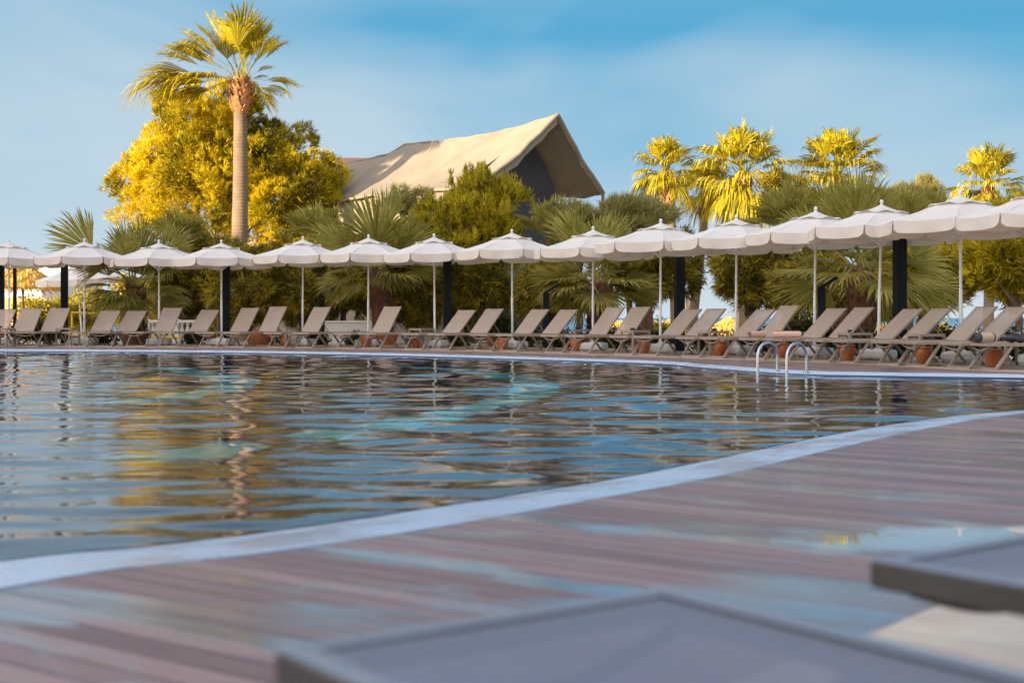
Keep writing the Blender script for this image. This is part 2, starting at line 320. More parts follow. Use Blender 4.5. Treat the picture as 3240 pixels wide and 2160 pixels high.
for line in ([(1240, 1160), (1420, 1170), (1557, 1187), (1670, 1205), (1708, 1222), (1690, 1245), (1600, 1278), (1502, 1302), (1370, 1330), (1240, 1357), (992, 1398)],
             [(400, 1486), (441, 1474), (560, 1458), (661, 1446), (830, 1424)],
             [(510, 1164), (661, 1185), (771, 1212), (689, 1240), (523, 1267), (400, 1283)]):
    pts = []
    for px, py in line:
        g = G(px, py, WATER); d = Vector((g.x, g.y, 0)).normalized(); pts.append(g + d * 1.35)
    pts = [Vector((a.x, a.y, -1.246)) for a in pts]
    L = []; Rr = []
    for i, a in enumerate(pts):
        t = (pts[min(i + 1, len(pts) - 1)] - pts[max(i - 1, 0)]).normalized(); s = Vector((-t.y, t.x, 0)) * .27
        L.append(a + s); Rr.append(a - s)
    n = len(pts); mb.add(L + Rr, [(i, i + 1, n + i + 1, n + i) for i in range(n - 1)])
tag(mb.build('pool_floor_stripe', M['teal_tile'], fix=False), 'teal tile lines on the pool floor', 'tile line', kind='structure')

# water surface: real ripples, finer near the camera
ys = [-3.5]
while ys[-1] < 31.5:
    y = ys[-1]; ys.append(y + (.35 if y < 1.5 else .028 + .0028 * max(0, y - 3) ** 1.25))
ys = np.array(ys); xs = np.arange(-29.2, 9.9, .14)
X, Y = np.meshgrid(xs, ys)
Z = np.zeros_like(X); rs = np.random.RandomState(5)
for kx in range(56):
    lam = math.exp(rs.uniform(math.log(.22), math.log(1.3)))
    ang = R(84) + rs.normal(0, R(19)); ph = rs.uniform(0, 6.28)
    a = .0021 * (lam / .6) ** .95 * rs.uniform(.4, 1.3)
    env = .5 + .5 * np.sin(X * rs.uniform(.15, .7) + Y * rs.uniform(.1, .5) + rs.uniform(0, 6.28))
    q = 2 * PI / lam * (X * math.cos(ang) + Y * math.sin(ang)) + ph + .9 * np.sin(X * rs.uniform(.3, 1.1) + ph)
    Z += a * env * np.sin(q)
pin = np.array(offset(pool, .012))
def inside(px, py, poly):
    r = np.zeros(px.shape, bool); n = len(poly); j = n - 1
    for i in range(n):
        xi, yi = poly[i]; xj, yj = poly[j]
        if abs(yj - yi) > 1e-9:
            c = ((yi > py) != (yj > py)) & (px < (xj - xi) * (py - yi) / (yj - yi) + xi); r ^= c
        j = i
    return r
cx = (X[:-1, :-1] + X[1:, 1:]) / 2; cy = (Y[:-1, :-1] + Y[1:, 1:]) / 2
ins = inside(cx, cy, offset(pool, .16))
nx = len(xs); ii, jj = np.nonzero(ins); v0 = ii * nx + jj
faces = np.stack([v0, v0 + 1, v0 + nx + 1, v0 + nx], 1)
used = np.unique(faces); remap = np.full(X.size, -1); remap[used] = np.arange(len(used))
co = np.stack([X.ravel(), Y.ravel(), Z.ravel() + WATER], 1)[used]; faces = remap[faces]
me = bpy.data.meshes.new('pool_water'); me.vertices.add(len(co)); me.vertices.foreach_set('co', co.astype(np.float32).ravel())
me.loops.add(faces.size); me.loops.foreach_set('vertex_index', faces.astype(np.int32).ravel()); me.polygons.add(len(faces)); me.polygons.foreach_set('loop_start', np.arange(0, faces.size, 4, dtype=np.int32))
me.update(calc_edges=True); me.polygons.foreach_set('use_smooth', [True] * len(me.polygons)); me.materials.append(M['water'])
ow = bpy.data.objects.new('pool_water', me); COL.objects.link(ow); tag(ow, 'rippling pool water reflecting sky, trees and parasols', 'water', kind='structure')

def flat(name, pts, h, mt, label, cat):
    return tag(MB().prism(pts, h - .003, h).build(name, mt, fix=False), label, cat, kind='structure')

# stone paving under the near loungers (right of the deck edge)
flat('near_paving', [(-3.2, -1.42), (.893, 3.18), (1.098, 3.417), (4.2, 7.0), (16, 4), (16, -11), (-3.2, -11)], .006, M['near_stone'], 'pale beige stone paving under the near loungers', 'paving')
far_feet = [(85, 1096.5), (321, 1097.5), (659, 1099), (968, 1100), (1175, 1104), (1394, 1108), (1610, 1113), (1835, 1119.5), (2049, 1126.5), (2262, 1134), (2466, 1140.5), (2677, 1147), (2897, 1159), (3115, 1170.5)]
ter = []
for px, py in far_feet:
    g = G(px, py); ter.append((g.x - .12, g.y - .42))
ter = [(-40, 32.6)] + ter + [(7.6, 16.6), (10, 14.6), (40, 8), (40, 42.9), (-40, 42.9)]
flat('stone_terrace', ter, .005, M['terrace'], 'beige stone terrace under the far row of loungers', 'terrace')
mb = MB(); n = 24
ring1 = [(-400, 41.5, -.05), (400, 41.5, -.05)]; mb.add([(-400, 42.5, -.05), (400, 42.5, -.05), (400, 52, -1.2), (-400, 52, -1.2), (400, 62, -2.1), (-400, 62, -2.1), (400, 112, -2.45), (-400, 112, -2.45)], [(0, 1, 2, 3), (3, 2, 4, 5), (5, 4, 6, 7)])
tag(mb.build('beach', M['sand'], fix=False), 'sunlit sandy beach sloping to the sea', 'beach', kind='structure')
tag(MB().add([(-9000, 111, -2.42), (9000, 111, -2.42), (9000, 16000, -2.42), (-9000, 16000, -2.42)], [(0, 1, 2, 3)]).build('sea', M['sea'], fix=False), 'blue sea beyond the beach', 'sea', kind='structure')
tag(MB().add([(-9000, -400, -2.6), (9000, -400, -2.6), (9000, 42, -2.6), (-9000, 42, -2.6)], [(0, 1, 2, 3)]).build('ground', M['sand'], fix=False, ), 'sandy ground round the hotel', 'ground', kind='structure')

# ------------------------------------------------------------------ sun loungers
W = .61; HS = .37; HY = 1.12
def make_lounger():
    r = empty('sun_lounger', (0, 0, 0)); hw = W / 2
    f = MB()
    for s in (-1, 1): f.bar((s * (hw - .018), -.14, HS - .02), (s * (hw - .018), 1.74, HS - .02), .036, .045)
    f.bar((-hw + .036, -.125, HS - .022), (hw - .036, -.125, HS - .022), .03, .036)
    f.bar((-hw + .036, HY + .02, HS - .03), (hw - .036, HY + .02, HS - .03), .03, .03)
    f.bar((-hw + .036, 1.72, HS - .022), (hw - .036, 1.72, HS - .022), .03, .036)
    f.tube([(-hw + .04 + (W - .08) * t, -.08, HS - .045 - .055 * math.sin(PI * t)) for t in [i / 10 for i in range(11)]], .013, 6)
    f.build('frame', M['taupe'], r)
    s = MB().sheet(lambda u, v: (-hw + .03 + (W - .06) * u, -.115 + (HY + .10) * v, HS + .004 - .035 * math.sin(PI * u) * math.sin(PI * min(1, v * 1.0)) - .006), 8, 12)
    s.build('seat', M['sling'], r, 'all')
    for sx in (-1, 1):
        x = sx * (hw - .022)
        MB().bar((x, .0, .012), (x, .24, HS - .035), .03, .042).build('leg', M['taupe'], r)
        MB().bar((x - sx * .034, 1.46, .012), (x - sx * .034, 1.16, HS - .035), .03, .042).build('leg', M['taupe'], r)
    g = MB().bar((-hw + .007, .0, .017), (hw - .007, .0, .017), .034, .03)
    for sx in (-1, 1): g.box((sx * (hw - .07), 0, .003), (.05, .03, .006))
    g.build('stretcher', M['taupe'], r)
    MB().bar((-hw + .04, 1.46, .017), (hw - .04, 1.46, .017), .034, .03).build('stretcher', M['taupe'], r)
    LB = .76
    bk = MB().sheet(lambda u, v: (-hw + .02 + (W - .04) * u, .01 + (LB - .02) * v, .006 - .028 * math.sin(PI * u) * math.sin(PI * (.15 + .85 * v)) - .012 * math.sin(PI * u) * (v > .97)), 8, 10)
    bo = bk.build('backrest', M['sling'], r, 'all', (0, HY, HS))
    bf = MB()
    for sx in (-1, 1): bf.bar((sx * (hw - .034), .0, -.012), (sx * (hw - .034), LB, -.012), .028, .03)
    bf.bar((-hw + .048, LB - .015, -.014), (hw - .048, LB - .015, -.014), .026, .024)
    bf.bar((-hw + .048, .36, -.034), (hw - .048, .36, -.034), .022, .02)
    bf.build('backrest_frame', M['taupe'], bo)
    return r, bo
loungers = []
def lounger(pos, th, beta, label, group, sc=1.0):
    if not loungers:
        r, bo = make_lounger()
    else:
        r = copy_tree(loungers[0]); bo = [c for c in r.children if c.name.startswith('backrest')][0]
    loungers.append(r)
    r.location = pos; r.rotation_euler = (0, 0, -R(th + rnd.uniform(-1.5, 1.5))); r.scale = (sc, sc, 1)
    beta = beta + (rnd.uniform(-2, 2) if beta else 0); bo.rotation_euler = (R(beta), 0, 0)
    for c in [c for c in r.children if c.name.startswith('support_strut')]: bpy.data.objects.remove(c)
    if beta > 10:
        a = Vector((0, HY + .36 * math.cos(R(beta)), HS + .36 * math.sin(R(beta)) - .03)); 
        for sx in (-1, 1): MB().bar((sx * (W / 2 - .075), a.y, a.z), (sx * (W / 2 - .075), min(1.70, a.y + .22), HS - .01), .014, .016).build('support_strut', M['taupe'], r)
    tag(r, label, 'sun lounger', group)
    return r
LROW = 'sun loungers lined up across the pool'
# foot px, recline angle, label
LD = [(-85, 50, 'taupe sun lounger cut by the left edge of the photo beside the small table'),
 (0, 53, 'taupe sun lounger with leaf shadow on its back, near the left edge of the row'),
 (85, 53, 'taupe sun lounger in front of the black post left of the yellow rail'),
 (241, 45, 'low reclined taupe lounger just right of the lit yellow rail'),
 (321, 45, 'low reclined taupe lounger in front of the leftmost rough palm trunk'),
 (430, 55, 'single steep taupe lounger between leftmost palm trunk and white balusters'),
 (533, 46, 'low taupe lounger immediately left of the second black post with the white pole'),
 (659, 54, 'steep taupe lounger immediately right of the second black post'),
 (743, 55, 'steep taupe lounger in front of the leaning pine, right half of its pair'),
 (875, 55, 'lone taupe lounger back in front of the tilted head lamp by the leaning pine'),
 (962, 0, 'taupe lounger lying flat left of the pineapple shaped palm trunk'),
 (1095, 54, 'lone steep taupe lounger right of the leaning palm trunk in the big planter'),
 (1175, 0, 'taupe lounger lying flat before the white wall left of the third black post'),
 (1310, 46, 'taupe lounger directly right of the third black post, left half of its pair'),
 (1394, 46, 'taupe lounger in front of the glossy dark shrub, right half of its pair'),
 (1529, 45, 'taupe lounger below the middle tilted head lamp, left half of its pair'),
 (1610, 45, 'taupe lounger just left of the shaggy palm trunk in the middle right'),
 (1754, 51, 'taupe lounger with sea light through its sling, right of the shaggy palm trunk'),
 (1835, 51, 'steep taupe lounger in front of the thin branching tree and straw parasols'),
 (1975, 44, 'taupe lounger just right of the fourth black post, left half of its pair'),
 (2049, 44, 'taupe lounger in front of the bright gap between the trees'),
 (2187, 43, 'taupe lounger in front of the ochre pillar'),
 (2262, 49, 'steep see-through taupe lounger behind the pool ladder'),
 (2390, 43, 'taupe lounger under the left end of the pink towel'),
 (2466, 43, 'taupe lounger in front of the rough brown palm trunk, behind the pink towel'),
 (2598, 42, 'taupe lounger just right of the fifth black post, left half of its pair'),
 (2677, 43, 'taupe lounger with the steel ashtray table before its right side, below the conifers'),
 (2811, 43, 'taupe lounger right of the last visible white pole, before the dark conifer'),
 (2897, 43, 'taupe lounger whose back is cut by the right edge of the photo'),
 (3035, 43, 'taupe lounger foot with the beige cylinder standing over it, left half of its pair'),
 (3118, 43, 'taupe lounger carrying the beige cylinder and dark bag at the right edge')]
fx = [85, 241, 321, 430, 533, 659, 743, 875, 968, 1099, 1175, 1310, 1394, 1529, 1610, 1754, 1835, 1975, 2049, 2187, 2262, 2390, 2466, 2598, 2677, 2811, 2897, 3027, 3115]
fd = [91.5, 92, 92.3, 92.7, 93, 94, 94, 94.4, 95, 98, 99, 101, 103, 106.5, 108, 112, 114.5, 118, 121.5, 126, 129, 132.5, 135, 138.5, 142, 150, 154, 161, 166]
pf = np.polyfit(fx, 1 / np.array(fd), 4)
tx = [0, 85, 321, 533, 743, 968, 1310, 1610, 2049, 2466, 2897, 3115]; tt = [8, 11, 17, 26, 33, 38, 45, 52, 60, 71, 79, 81]
foot = {}
for px, beta, label in LD:
    dy = 1 / np.polyval(pf, max(px, 60)); g = G(px, HOR + dy); th = float(np.interp(px, tx, tt))
    foot[px] = (lounger(g, th, beta, label, LROW), g, th)
def on_lounger(px, x, y, h):      # a point over one lounger in its own frame
    _, g, th = foot[px]; c, s = math.cos(R(th)), math.sin(R(th))
    return Vector((g.x + x * c + y * s, g.y - x * s + y * c, h)), -R(th)
# near loungers
u = Vector((.8, .6, 0)); ax = Vector((.6, -.8, 0)); TH = math.degrees(math.atan2(.6, -.8))
for cl, lab in ((Vector((-.281, 1.63, 0)), 'large blurred sky-tinted grey lounger in the foreground at bottom centre'), (Vector((.59, 2.234, 0)), 'blurred sky-tinted grey lounger in the foreground cut by the right edge')):
    # camera is close: this lounger stands with its foot towards the pool
    o = lounger((cl + u * .315 + ax * .14) + Vector((0, 0, -.05)), TH, 0, lab, 'blurred loungers in the foreground', 1.04)
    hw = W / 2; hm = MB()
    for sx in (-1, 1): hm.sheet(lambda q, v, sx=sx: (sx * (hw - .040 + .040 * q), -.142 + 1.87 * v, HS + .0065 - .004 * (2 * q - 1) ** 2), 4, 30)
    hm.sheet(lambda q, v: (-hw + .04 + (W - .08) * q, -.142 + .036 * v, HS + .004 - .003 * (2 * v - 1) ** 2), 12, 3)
    hm.build('rim_sheen_strip', M['rim_sheen'], o, 'all')  # added strip over the rails, sky sheen put into its colour
    for c in o.children_recursive:
        if c.type == 'MESH' and c.name.split('.')[0] != 'rim_sheen_strip':
            c.data = c.data.copy(); c.data.materials[0] = M['sling_sky_tint'] if c.name.split('.')[0] in ('seat', 'backrest') else M['frame_shaded']

# ------------------------------------------------------------------ parasols
def make_parasol():
    r = empty('parasol', (0, 0, 0)); RC = 1.30; ZE, ZB, ZV, RV = 2.23, 2.04, 2.52, .40
    def corner(a, rad, z): return Vector((rad * math.cos(a), rad * math.sin(a), z))
    mb = MB()
    for i in range(8):
        a0, a1 = PI / 4 * i, PI / 4 * (i + 1)
        def fn(u, v, a0=a0, a1=a1):
            rad = RV + (RC - RV) * v; z = ZV + (ZE - ZV) * v - .035 * math.sin(PI * v)
            p = corner(a0, rad, z).lerp(corner(a1, rad, z), u); p.z -= .05 * v * 4 * u * (1 - u) * .6
            return p
        mb.sheet(fn, 6, 6)
    can = mb.build('canopy', M['canvas'], r, 'all')
    mv = MB()
    for i in range(8):
        a0, a1 = PI / 4 * i, PI / 4 * (i + 1)
        def fv(u, v, a0=a0, a1=a1):
            uu = .012 + u * .976
            p = corner(a0, RC, ZE).lerp(corner(a1, RC, ZE), uu); p.z -= .05 * 4 * uu * (1 - uu) * .6
            e = min(uu, 1 - uu) / .10; cut = 0 if e >= 1 else (1 - math.sqrt(max(0, 1 - (1 - e) ** 2)))
            out = .012 + .018 * math.sin(2 * PI * (u * 1.5 + i * .37)) * v
            n = Vector((math.cos((a0 + a1) / 2), math.sin((a0 + a1) / 2), 0))
            p.z -= (ZE - ZB) * v * (1 - .45 * cut) * (.985 if i % 2 else 1.0); return p + n * out * v
        mv.sheet(fv, 14, 3)
    mv.build('valance', M['canvas_warmlit'], can, 'all')
    mc = MB()
    for i in range(8):
        a0, a1 = PI / 4 * i, PI / 4 * (i + 1)
        def fc(u, v, a0=a0, a1=a1):
            rad = .03 + .46 * v; z = 2.655 - .155 * v - .015 * math.sin(PI * v)
            p = corner(a0, rad, z).lerp(corner(a1, rad, z), u); p.z += .038 * v ** 4 * math.sin(PI * u) ** 2; return p
        mc.sheet(fc, 8, 4)
    mc.build('vent_cap', M['canvas'], r, 'all')
    MB().lathe([(.012, 2.63), (.03, 2.65), (.03, 2.665), (.016, 2.68), (.026, 2.69), (.034, 2.71), (.028, 2.733), (.014, 2.747), (.002, 2.75)], 14).build('finial', M['white_metal'], r, 'all')
    po = MB().lathe([(.027, .16), (.027, 1.18), (.022, 1.19), (.022, 2.64)], 14).build('pole', M['white_metal'], r, True)
    MB().box((.026, -.012, 1.192), (.026, .02, .02), None, .003).tube([(.03, -.012, 1.192), (.05, -.018, 1.192)], .005, 6).build('latch', M['rust'], po)
    MB().lathe([(.03, 1.95), (.055, 1.96), (.055, 2.0), (.03, 2.02)], 14).build('runner', M['white_plastic'], r)
    for i in range(8):
        a = PI / 4 * i
        rb = MB().bar(corner(a, .05, 2.585), corner(a, RC - .015, ZE - .02), .014, .022)
        rb.bar(corner(a, .05, 1.98), corner(a, .62, 2.40), .012, .016)
        rb.build('rib', M['white_metal'], r)
    b = MB().box((0, 0, .10), (.56, .56, .15), None, .035)
    b.box((0, 0, .155), (.42, .42, .06), None, .025); b.lathe([(.09, .17), (.07, .2), (.04, .22), (.034, .26)], 16)
    for x in (-1, 1):
        for y in (-1, 1): b.box((x * .2, y * .2, .013), (.07, .07, .024))
    b.build('base', M['white_plastic'], r)
    return r
UP = [(28, 86.5), (267, 87), (504, 88), (701, 89), (957, 90), (1165, 92), (1376, 95), (1621, 99.5), (1876, 105.5), (2089, 112), (2328, 118.5), (2576, 126), (2778, 134), (3041, 143.5), (3300, 153.5)]
UL = ['white parasol at the left end of the row, cut by the photo edge', 'white parasol over the yellow rail, with a sagging left side',
 'white parasol in front of the leftmost low palm', 'white parasol beside the second black post under the tall palm trunk', 'white parasol in front of the dark pines right of the tall palm',
 'white parasol below the big fan shaped palm leaf', 'white parasol with the third black post just right of its pole', 'white parasol below the candle topped pine bush, in the middle of the row',
 'white parasol whose pole crosses the shaggy palm trunk', 'white parasol just left of the fourth black post', 'white parasol over the bright gap between trees', 'white parasol above the pool ladder, its pole by the last tilted lamp',
 'white parasol just left of the fifth black post, leaning slightly', 'white parasol over the right end conifers, its pole the last one visible', 'white parasol at the right edge of the photo, largest and cut off']
par = None
for i, (px, dy) in enumerate(UP):
    g = G(px, HOR + dy); o = copy_tree(par) if par else make_parasol()
    if par is None: par = o
    o.location = (g.x, g.y, .008); o.rotation_euler = (R(rnd.uniform(-.5, .5)), R({12: 1.2, 11: .6}.get(i, rnd.uniform(-.4, .4))), R(rnd.uniform(-6, 38)) - R(4 * i))
    q = rnd.uniform(.965, 1.04); o.scale = (q, q * rnd.uniform(.98, 1.02), rnd.uniform(.975, 1.015)); tag(o, UL[i], 'parasol', 'white parasols in a row across the pool')
o = copy_tree(par); g = P(262, 900, 44); o.location = (g.x, g.y, -.25); o.rotation_euler = (R(3), R(-4), .3); tag(o, 'farther white parasol glimpsed under the row at the left by a palm leaf', 'parasol', 'white parasols behind the row')

# ------------------------------------------------------------------ side tables, ashtrays
def make_table():
    r = empty('side_table', (0, 0, 0)); a = .44; h = .46
    MB().box((0, 0, h - .012), (a - .082, a - .082, .012)).build('table_top', M['sling'], r)
    mb = MB()
    for s in (-1, 1):
        mb.box((s * (a / 2 - .02), 0, h - .022), (.04, a, .044), None, .004); mb.box((0, s * (a / 2 - .02), h - .0225), (a - .08, .04, .043), None, .004)
    mb.build('apron', M['taupe'], r)
    for x in (-1, 1):
        for y in (-1, 1): MB().box((x * (a / 2 - .02), y * (a / 2 - .02), (h - .044) / 2), (.04, .04, h - .044)).build('leg', M['taupe'], r)
    return r
TB = [(10, 92, 'dark', 'small taupe table at the far left, cut by the photo edge'), (215, 89.5, None, 'small taupe table just right of the black post at the left'),
 (905, 91, None, 'small taupe table between the second black post and the tilted lamp'), (1334, 95.5, 'dark', 'small taupe table with ashtray left of the third black post'),
 (1826, 105, 'dark', 'small taupe table with ashtray before the shaggy palm trunk'), (2010, 112.5, 'dark', 'small taupe table with ashtray left of the fourth black post'),
 (2256, 119, 'dark', 'small taupe table with ashtray right of the fourth black post'), (2496, 124, None, 'small bare taupe table behind the pool ladder'),
 (2705, 134, 'dark', 'small taupe table with dark ashtray right of the pink towel'), (2930, 143, 'steel', 'small taupe table with steel ashtray between the last two pairs'),
 (3200, 153, 'steel', 'small taupe table with steel ashtray at the right edge')]
tb = None; ash = {}
for px, dy, kind, lab in TB:
    g = G(px, HOR + dy); o = copy_tree(tb) if tb else make_table()
    if tb is None: tb = o
    th = float(np.interp(px, tx, tt)); o.location = (g.x, g.y, .006); o.rotation_euler = (0, 0, -R(th)); tag(o, lab, 'side table', 'small side tables between the loungers')
    if kind:
        if kind not in ash:
            q = MB().lathe([(.044, 0), (.05, .006), (.052, .04), (.047, .045), (.042, .04), (.04, .015), (.0, .012)], 18, cap=False)
            if kind == 'dark':
                for t in range(4): q.box((.047 * math.cos(t * PI / 2), .047 * math.sin(t * PI / 2), .047), (.014, .014, .012))
            a = q.build('ashtray', M['black_rubber'] if kind == 'dark' else M['steel'], None, True); ash[kind] = a
        else:
            a = ash[kind].copy(); COL.objects.link(a)
        a.location = (g.x + rnd.uniform(-.08, .08), g.y - .02, .467)
        where = lab.split(' ', 3)[-1].replace('with ashtray ', '').replace('with dark ashtray ', '').replace('with steel ashtray ', '').replace('table ', '')
        tag(a, ('round black ashtray on the small table ' if kind == 'dark' else 'round steel ashtray on the small table ') + where, 'ashtray', 'ashtrays on the side tables')

# ------------------------------------------------------------------ pots, urns
def make_pot():
    r = empty('flower_pot', (0, 0, 0))
    MB().lathe([(.078, 0), (.085, .005), (.118, .10), (.132, .17), (.128, .20), (.112, .222), (.118, .235), (.132, .24), (.132, .258), (.12, .26), (.105, .25), (.10, .225)], 26, cap=False).build('pot', M['terracotta'], r, True)
    MB().lathe([(.0, .224), (.104, .226)], 20, cap=False).build('soil', M['dark_soil'], r)
    return r
PT = [(238, 87, 'orange terracotta pot under the lounger left of the yellow rail'), (668, 88, 'orange terracotta pot just left of the second black post'), (903, 91, 'orange terracotta pot left of the tilted head lamp'),
 (1158, 93, 'terracotta pot in front of the pineapple shaped palm trunk'), (1319, 96, 'terracotta pot left of the third black post'), (1590, 101, 'terracotta pot left of the middle white pole, by the large urn'),
 (1822, 106, 'terracotta pot half hidden by a lounger leg at the shaggy palm'), (2037, 113, 'terracotta pot left of the white base by the fourth black post'), (2277, 120, 'terracotta pot right of the fourth black post'),
 (2476, 127, 'terracotta pot seen between the two ladder rails'), (2681, 136, 'terracotta pot right of the pool ladder'), (2921, 145, 'terracotta pot with purple flowers right of the fifth black post'), (3143, 157, 'large terracotta pot at the right edge of the row')]
pot = None
for px, dy, lab in PT:
    g = G(px, HOR + dy); o = copy_tree(pot) if pot else make_pot()
    if pot is None: pot = o
    o.location = (g.x, g.y, .006); o.rotation_euler = (0, 0, rnd.uniform(0, 6)); tag(o, lab, 'flower pot', 'terracotta pots along the row')
def urn(px, py, z, s, tilt, lab):
    g = G(px, py); q = MB().lathe([(.10, 0), (.13, .01), (.26, .16), (.33, .34), (.30, .50), (.20, .61), (.17, .65), (.215, .69), (.215, .72), (.19, .72), (.15, .66)], 28, cap=False)
    o = q.build('terracotta_urn', M['terracotta'], None, True); o.location = (g.x, g.y, .05 * s); o.rotation_euler = tilt; o.scale = (s, s, s); tag(o, lab, 'urn', 'big terracotta urns lying in the planting')
urn(790, 1091, 36, .85, (R(62), R(10), R(70)), 'big terracotta urn lying on its side behind the pair right of the second black post')
urn(1545, 1095, 34, .85, (R(62), R(-8), R(80)), 'big terracotta urn lying on its side under the glossy dark shrub')

# ------------------------------------------------------------------ towel, cylinder, bag on loungers
def spiral_roll(L, r, turns=3.2):
    vs = []; n = 60
    mb = MB()
    def fn(u, v):
        a = u * turns * 2 * PI; rr = r * (.25 + .75 * u); return (rr * math.cos(a), (v - .5) * L + .006 * math.sin(a * 2.3 + v * 5), rr * math.sin(a) + r)
    mb.sheet(fn, n, 8); return mb
p, rz = on_lounger(2390, .05, .0, HS + .006)
o = spiral_roll(.36, .058).build('rolled_towel', M['towel'], None, 'all'); o.location = (p.x, p.y, HS + .008); o.rotation_euler = (0, 0, rz + R(15)); tag(o, 'rolled pink towel with its spiral end showing, left of the two', 'towel', 'rolled pink towels')
p2, rz2 = on_lounger(2466, -.12, .22, HS)
o = spiral_roll(.46, .062).build('rolled_towel', M['towel'], None, 'all'); o.location = (p2.x, p2.y, HS + .010); o.rotation_euler = (0, 0, R(78)); tag(o, 'longer rolled pink towel, right of the two, on the lounger foot', 'towel', 'rolled pink towels')
p, rz = on_lounger(3118, -.05, .02, HS)
r = empty('speaker', (p.x, p.y, HS + .012), R(-60)); 
MB().tube([(0, -.125, .064), (0, -.12, .064), (0, .12, .064), (0, .125, .064)], [.058, .064, .064, .058], 24).build('body', M['beige_fabric'], r, True)
for s in (-1, 1): MB().tube([(0, s * .121, .064), (0, s * .15, .064), (0, s * .158, .064)], [.0655, .064, .052], 24).build('end_cap', M['black_rubber'], r, True)
MB().box((-.0625, .02, .075), (.006, .075, .034)).build('display', M['slate_lens'], r)
tag(r, 'beige cylindrical speaker with dark round end caps lying on a lounger foot', 'speaker')
p, rz = on_lounger(3118, -.20, -.02, HS)
mb = MB().tube([(-.09, 0, .012), (-.03, .005, .016), (.04, .0, .014), (.1, .004, .010)], [.008, .016, .016, .006], 8); o = mb.build('sandal', M['black_rubber'], None, True); o.location = (p.x, p.y, HS + .006); o.scale = (1, 2.2, 1); o.rotation_euler = (0, 0, R(-40)); tag(o, 'flat black sandal in front of the beige cylinder', 'sandal')
p, rz = on_lounger(3118, .12, .42, HS)
def bagf(u, v):
    a = u * 2 * PI; q = 1 + .12 * math.sin(3 * a + v * 4) + .08 * math.sin(7 * a - v * 3); s = math.sin(PI * min(.98, .1 + v * .85)) ** .6
    return (.22 * q * s * math.cos(a), .15 * q * s * math.sin(a), .02 + .12 * v + .01 * math.sin(5 * a))
o = MB().sheet(bagf, 26, 8).build('beach_bag', M['black_rubber'], None, 'all'); o.location = (p.x, p.y, HS - .01); tag(o, 'crumpled dark beach bag on the lounger at the right edge', 'bag')

# ------------------------------------------------------------------ pool ladder
r = empty('pool_ladder', (3.553, 18.2, 0)); dn = Vector((-.8, -.6, 0)); al = Vector((.3, -.42, 0))
for kx in range(2):
    o0 = al * kx; pts = [o0 + Vector((0, 0, -.02)), o0 + Vector((0, 0, .2))]
    for i in range(1, 16):
        a = PI * i / 16; pts.append(o0 + dn * (.19 - .19 * math.cos(a)) + Vector((0, 0, .2 + .19 * math.sin(a))))
    pts += [o0 + dn * .38 + Vector((0, 0, z)) for z in (.2, -.1, -.9)]
    h = MB().tube(pts, .019, 14).build('handrail', M['chrome'], r, True)
    MB().lathe([(.045, -.0), (.045, .012), (.024, .02)], 16, o0).build('flange', M['chrome'], h, True)
for z in (-.3, -.55, -.8): MB().bar(dn * .38 + Vector((0, 0, z)), dn * .38 + al + Vector((0, 0, z)), .07, .03).build('tread', M['chrome'], r)
tag(r, 'chrome pool ladder with two arched handrails at the far edge', 'pool ladder')

# ------------------------------------------------------------------ black posts and tilted head lamps
def make_post():
    r = empty('black_post', (0, 0, 0))
    MB().box((0, 0, 1.16), (.19, .19, 2.32), None, .008).build('shaft', M['navy'], r); MB().box((0, 0, .006), (.28, .28, .014)).build('foot_plate', M['navy'], r)
    MB().box((0, 0, 2.335), (.21, .21, .03), None, .006).build('cap', M['navy'], r); return r
ps = None
for px, dy, lab in ((2, 84, 'thick black post at the left edge of the photo'), (204, 82, 'black post rising behind the lounger left of the yellow rail'), (716, 86, 'black post touching the white pole under the tall palm'), (1415, 92, 'black post in front of the white garden wall'), (2150, 106, 'black post left of the bright gap in the trees'), (2847, 129, 'black post left of the conifers at the right')):
    g = G(px, HOR + dy); o = copy_tree(ps) if ps else make_post()
    if ps is None: ps = o
    o.location = (g.x, g.y, .006); o.rotation_euler = (0, 0, R(12)); tag(o, lab, 'post', 'thick black posts behind the parasols')
o = MB().box((0, 0, 1.05), (.085, .085, 2.1), None, .004).build('slim_post', M['navy']); g = G(47, HOR + 82); o.location = (g.x, g.y, .006); tag(o, 'slim dark post just right of the left edge', 'post')
def make_lamp():
    r = empty('garden_lamp', (0, 0, 0))
    MB().box((0, 0, .65), (.14, .10, 1.3), None, .006).build('post', M['navy'], r)
    q = Matrix.Rotation(R(-32), 3, 'Y')
    h = MB().box(Vector((.13, 0, 1.40)), (.42, .13, .05), q, .006).build('lamp_head', M['navy'], r)
    MB().box(Vector((.13, 0, 1.40)) + q @ Vector((0, 0, .028)), (.39, .11, .006), q).build('panel', M['slate_lens'], h); return r
lp = None
for px, dy, rz, lab in ((1018, 86, -8, 'dark lamp post with tilted slab head left of the leaning palm trunk'), (1728, 96, -6, 'dark lamp post with tilted slab head left of the shaggy palm trunk'), (2600, 115, -25, 'dark lamp post with tilted slab head left of the rough brown palm trunk')):
    g = G(px, HOR + dy); o = copy_tree(lp) if lp else make_lamp()
    if lp is None: lp = o
    o.location = (g.x, g.y, .006); o.rotation_euler = (0, 0, R(rz)); tag(o, lab, 'lamp post', 'dark lamp posts with tilted heads')

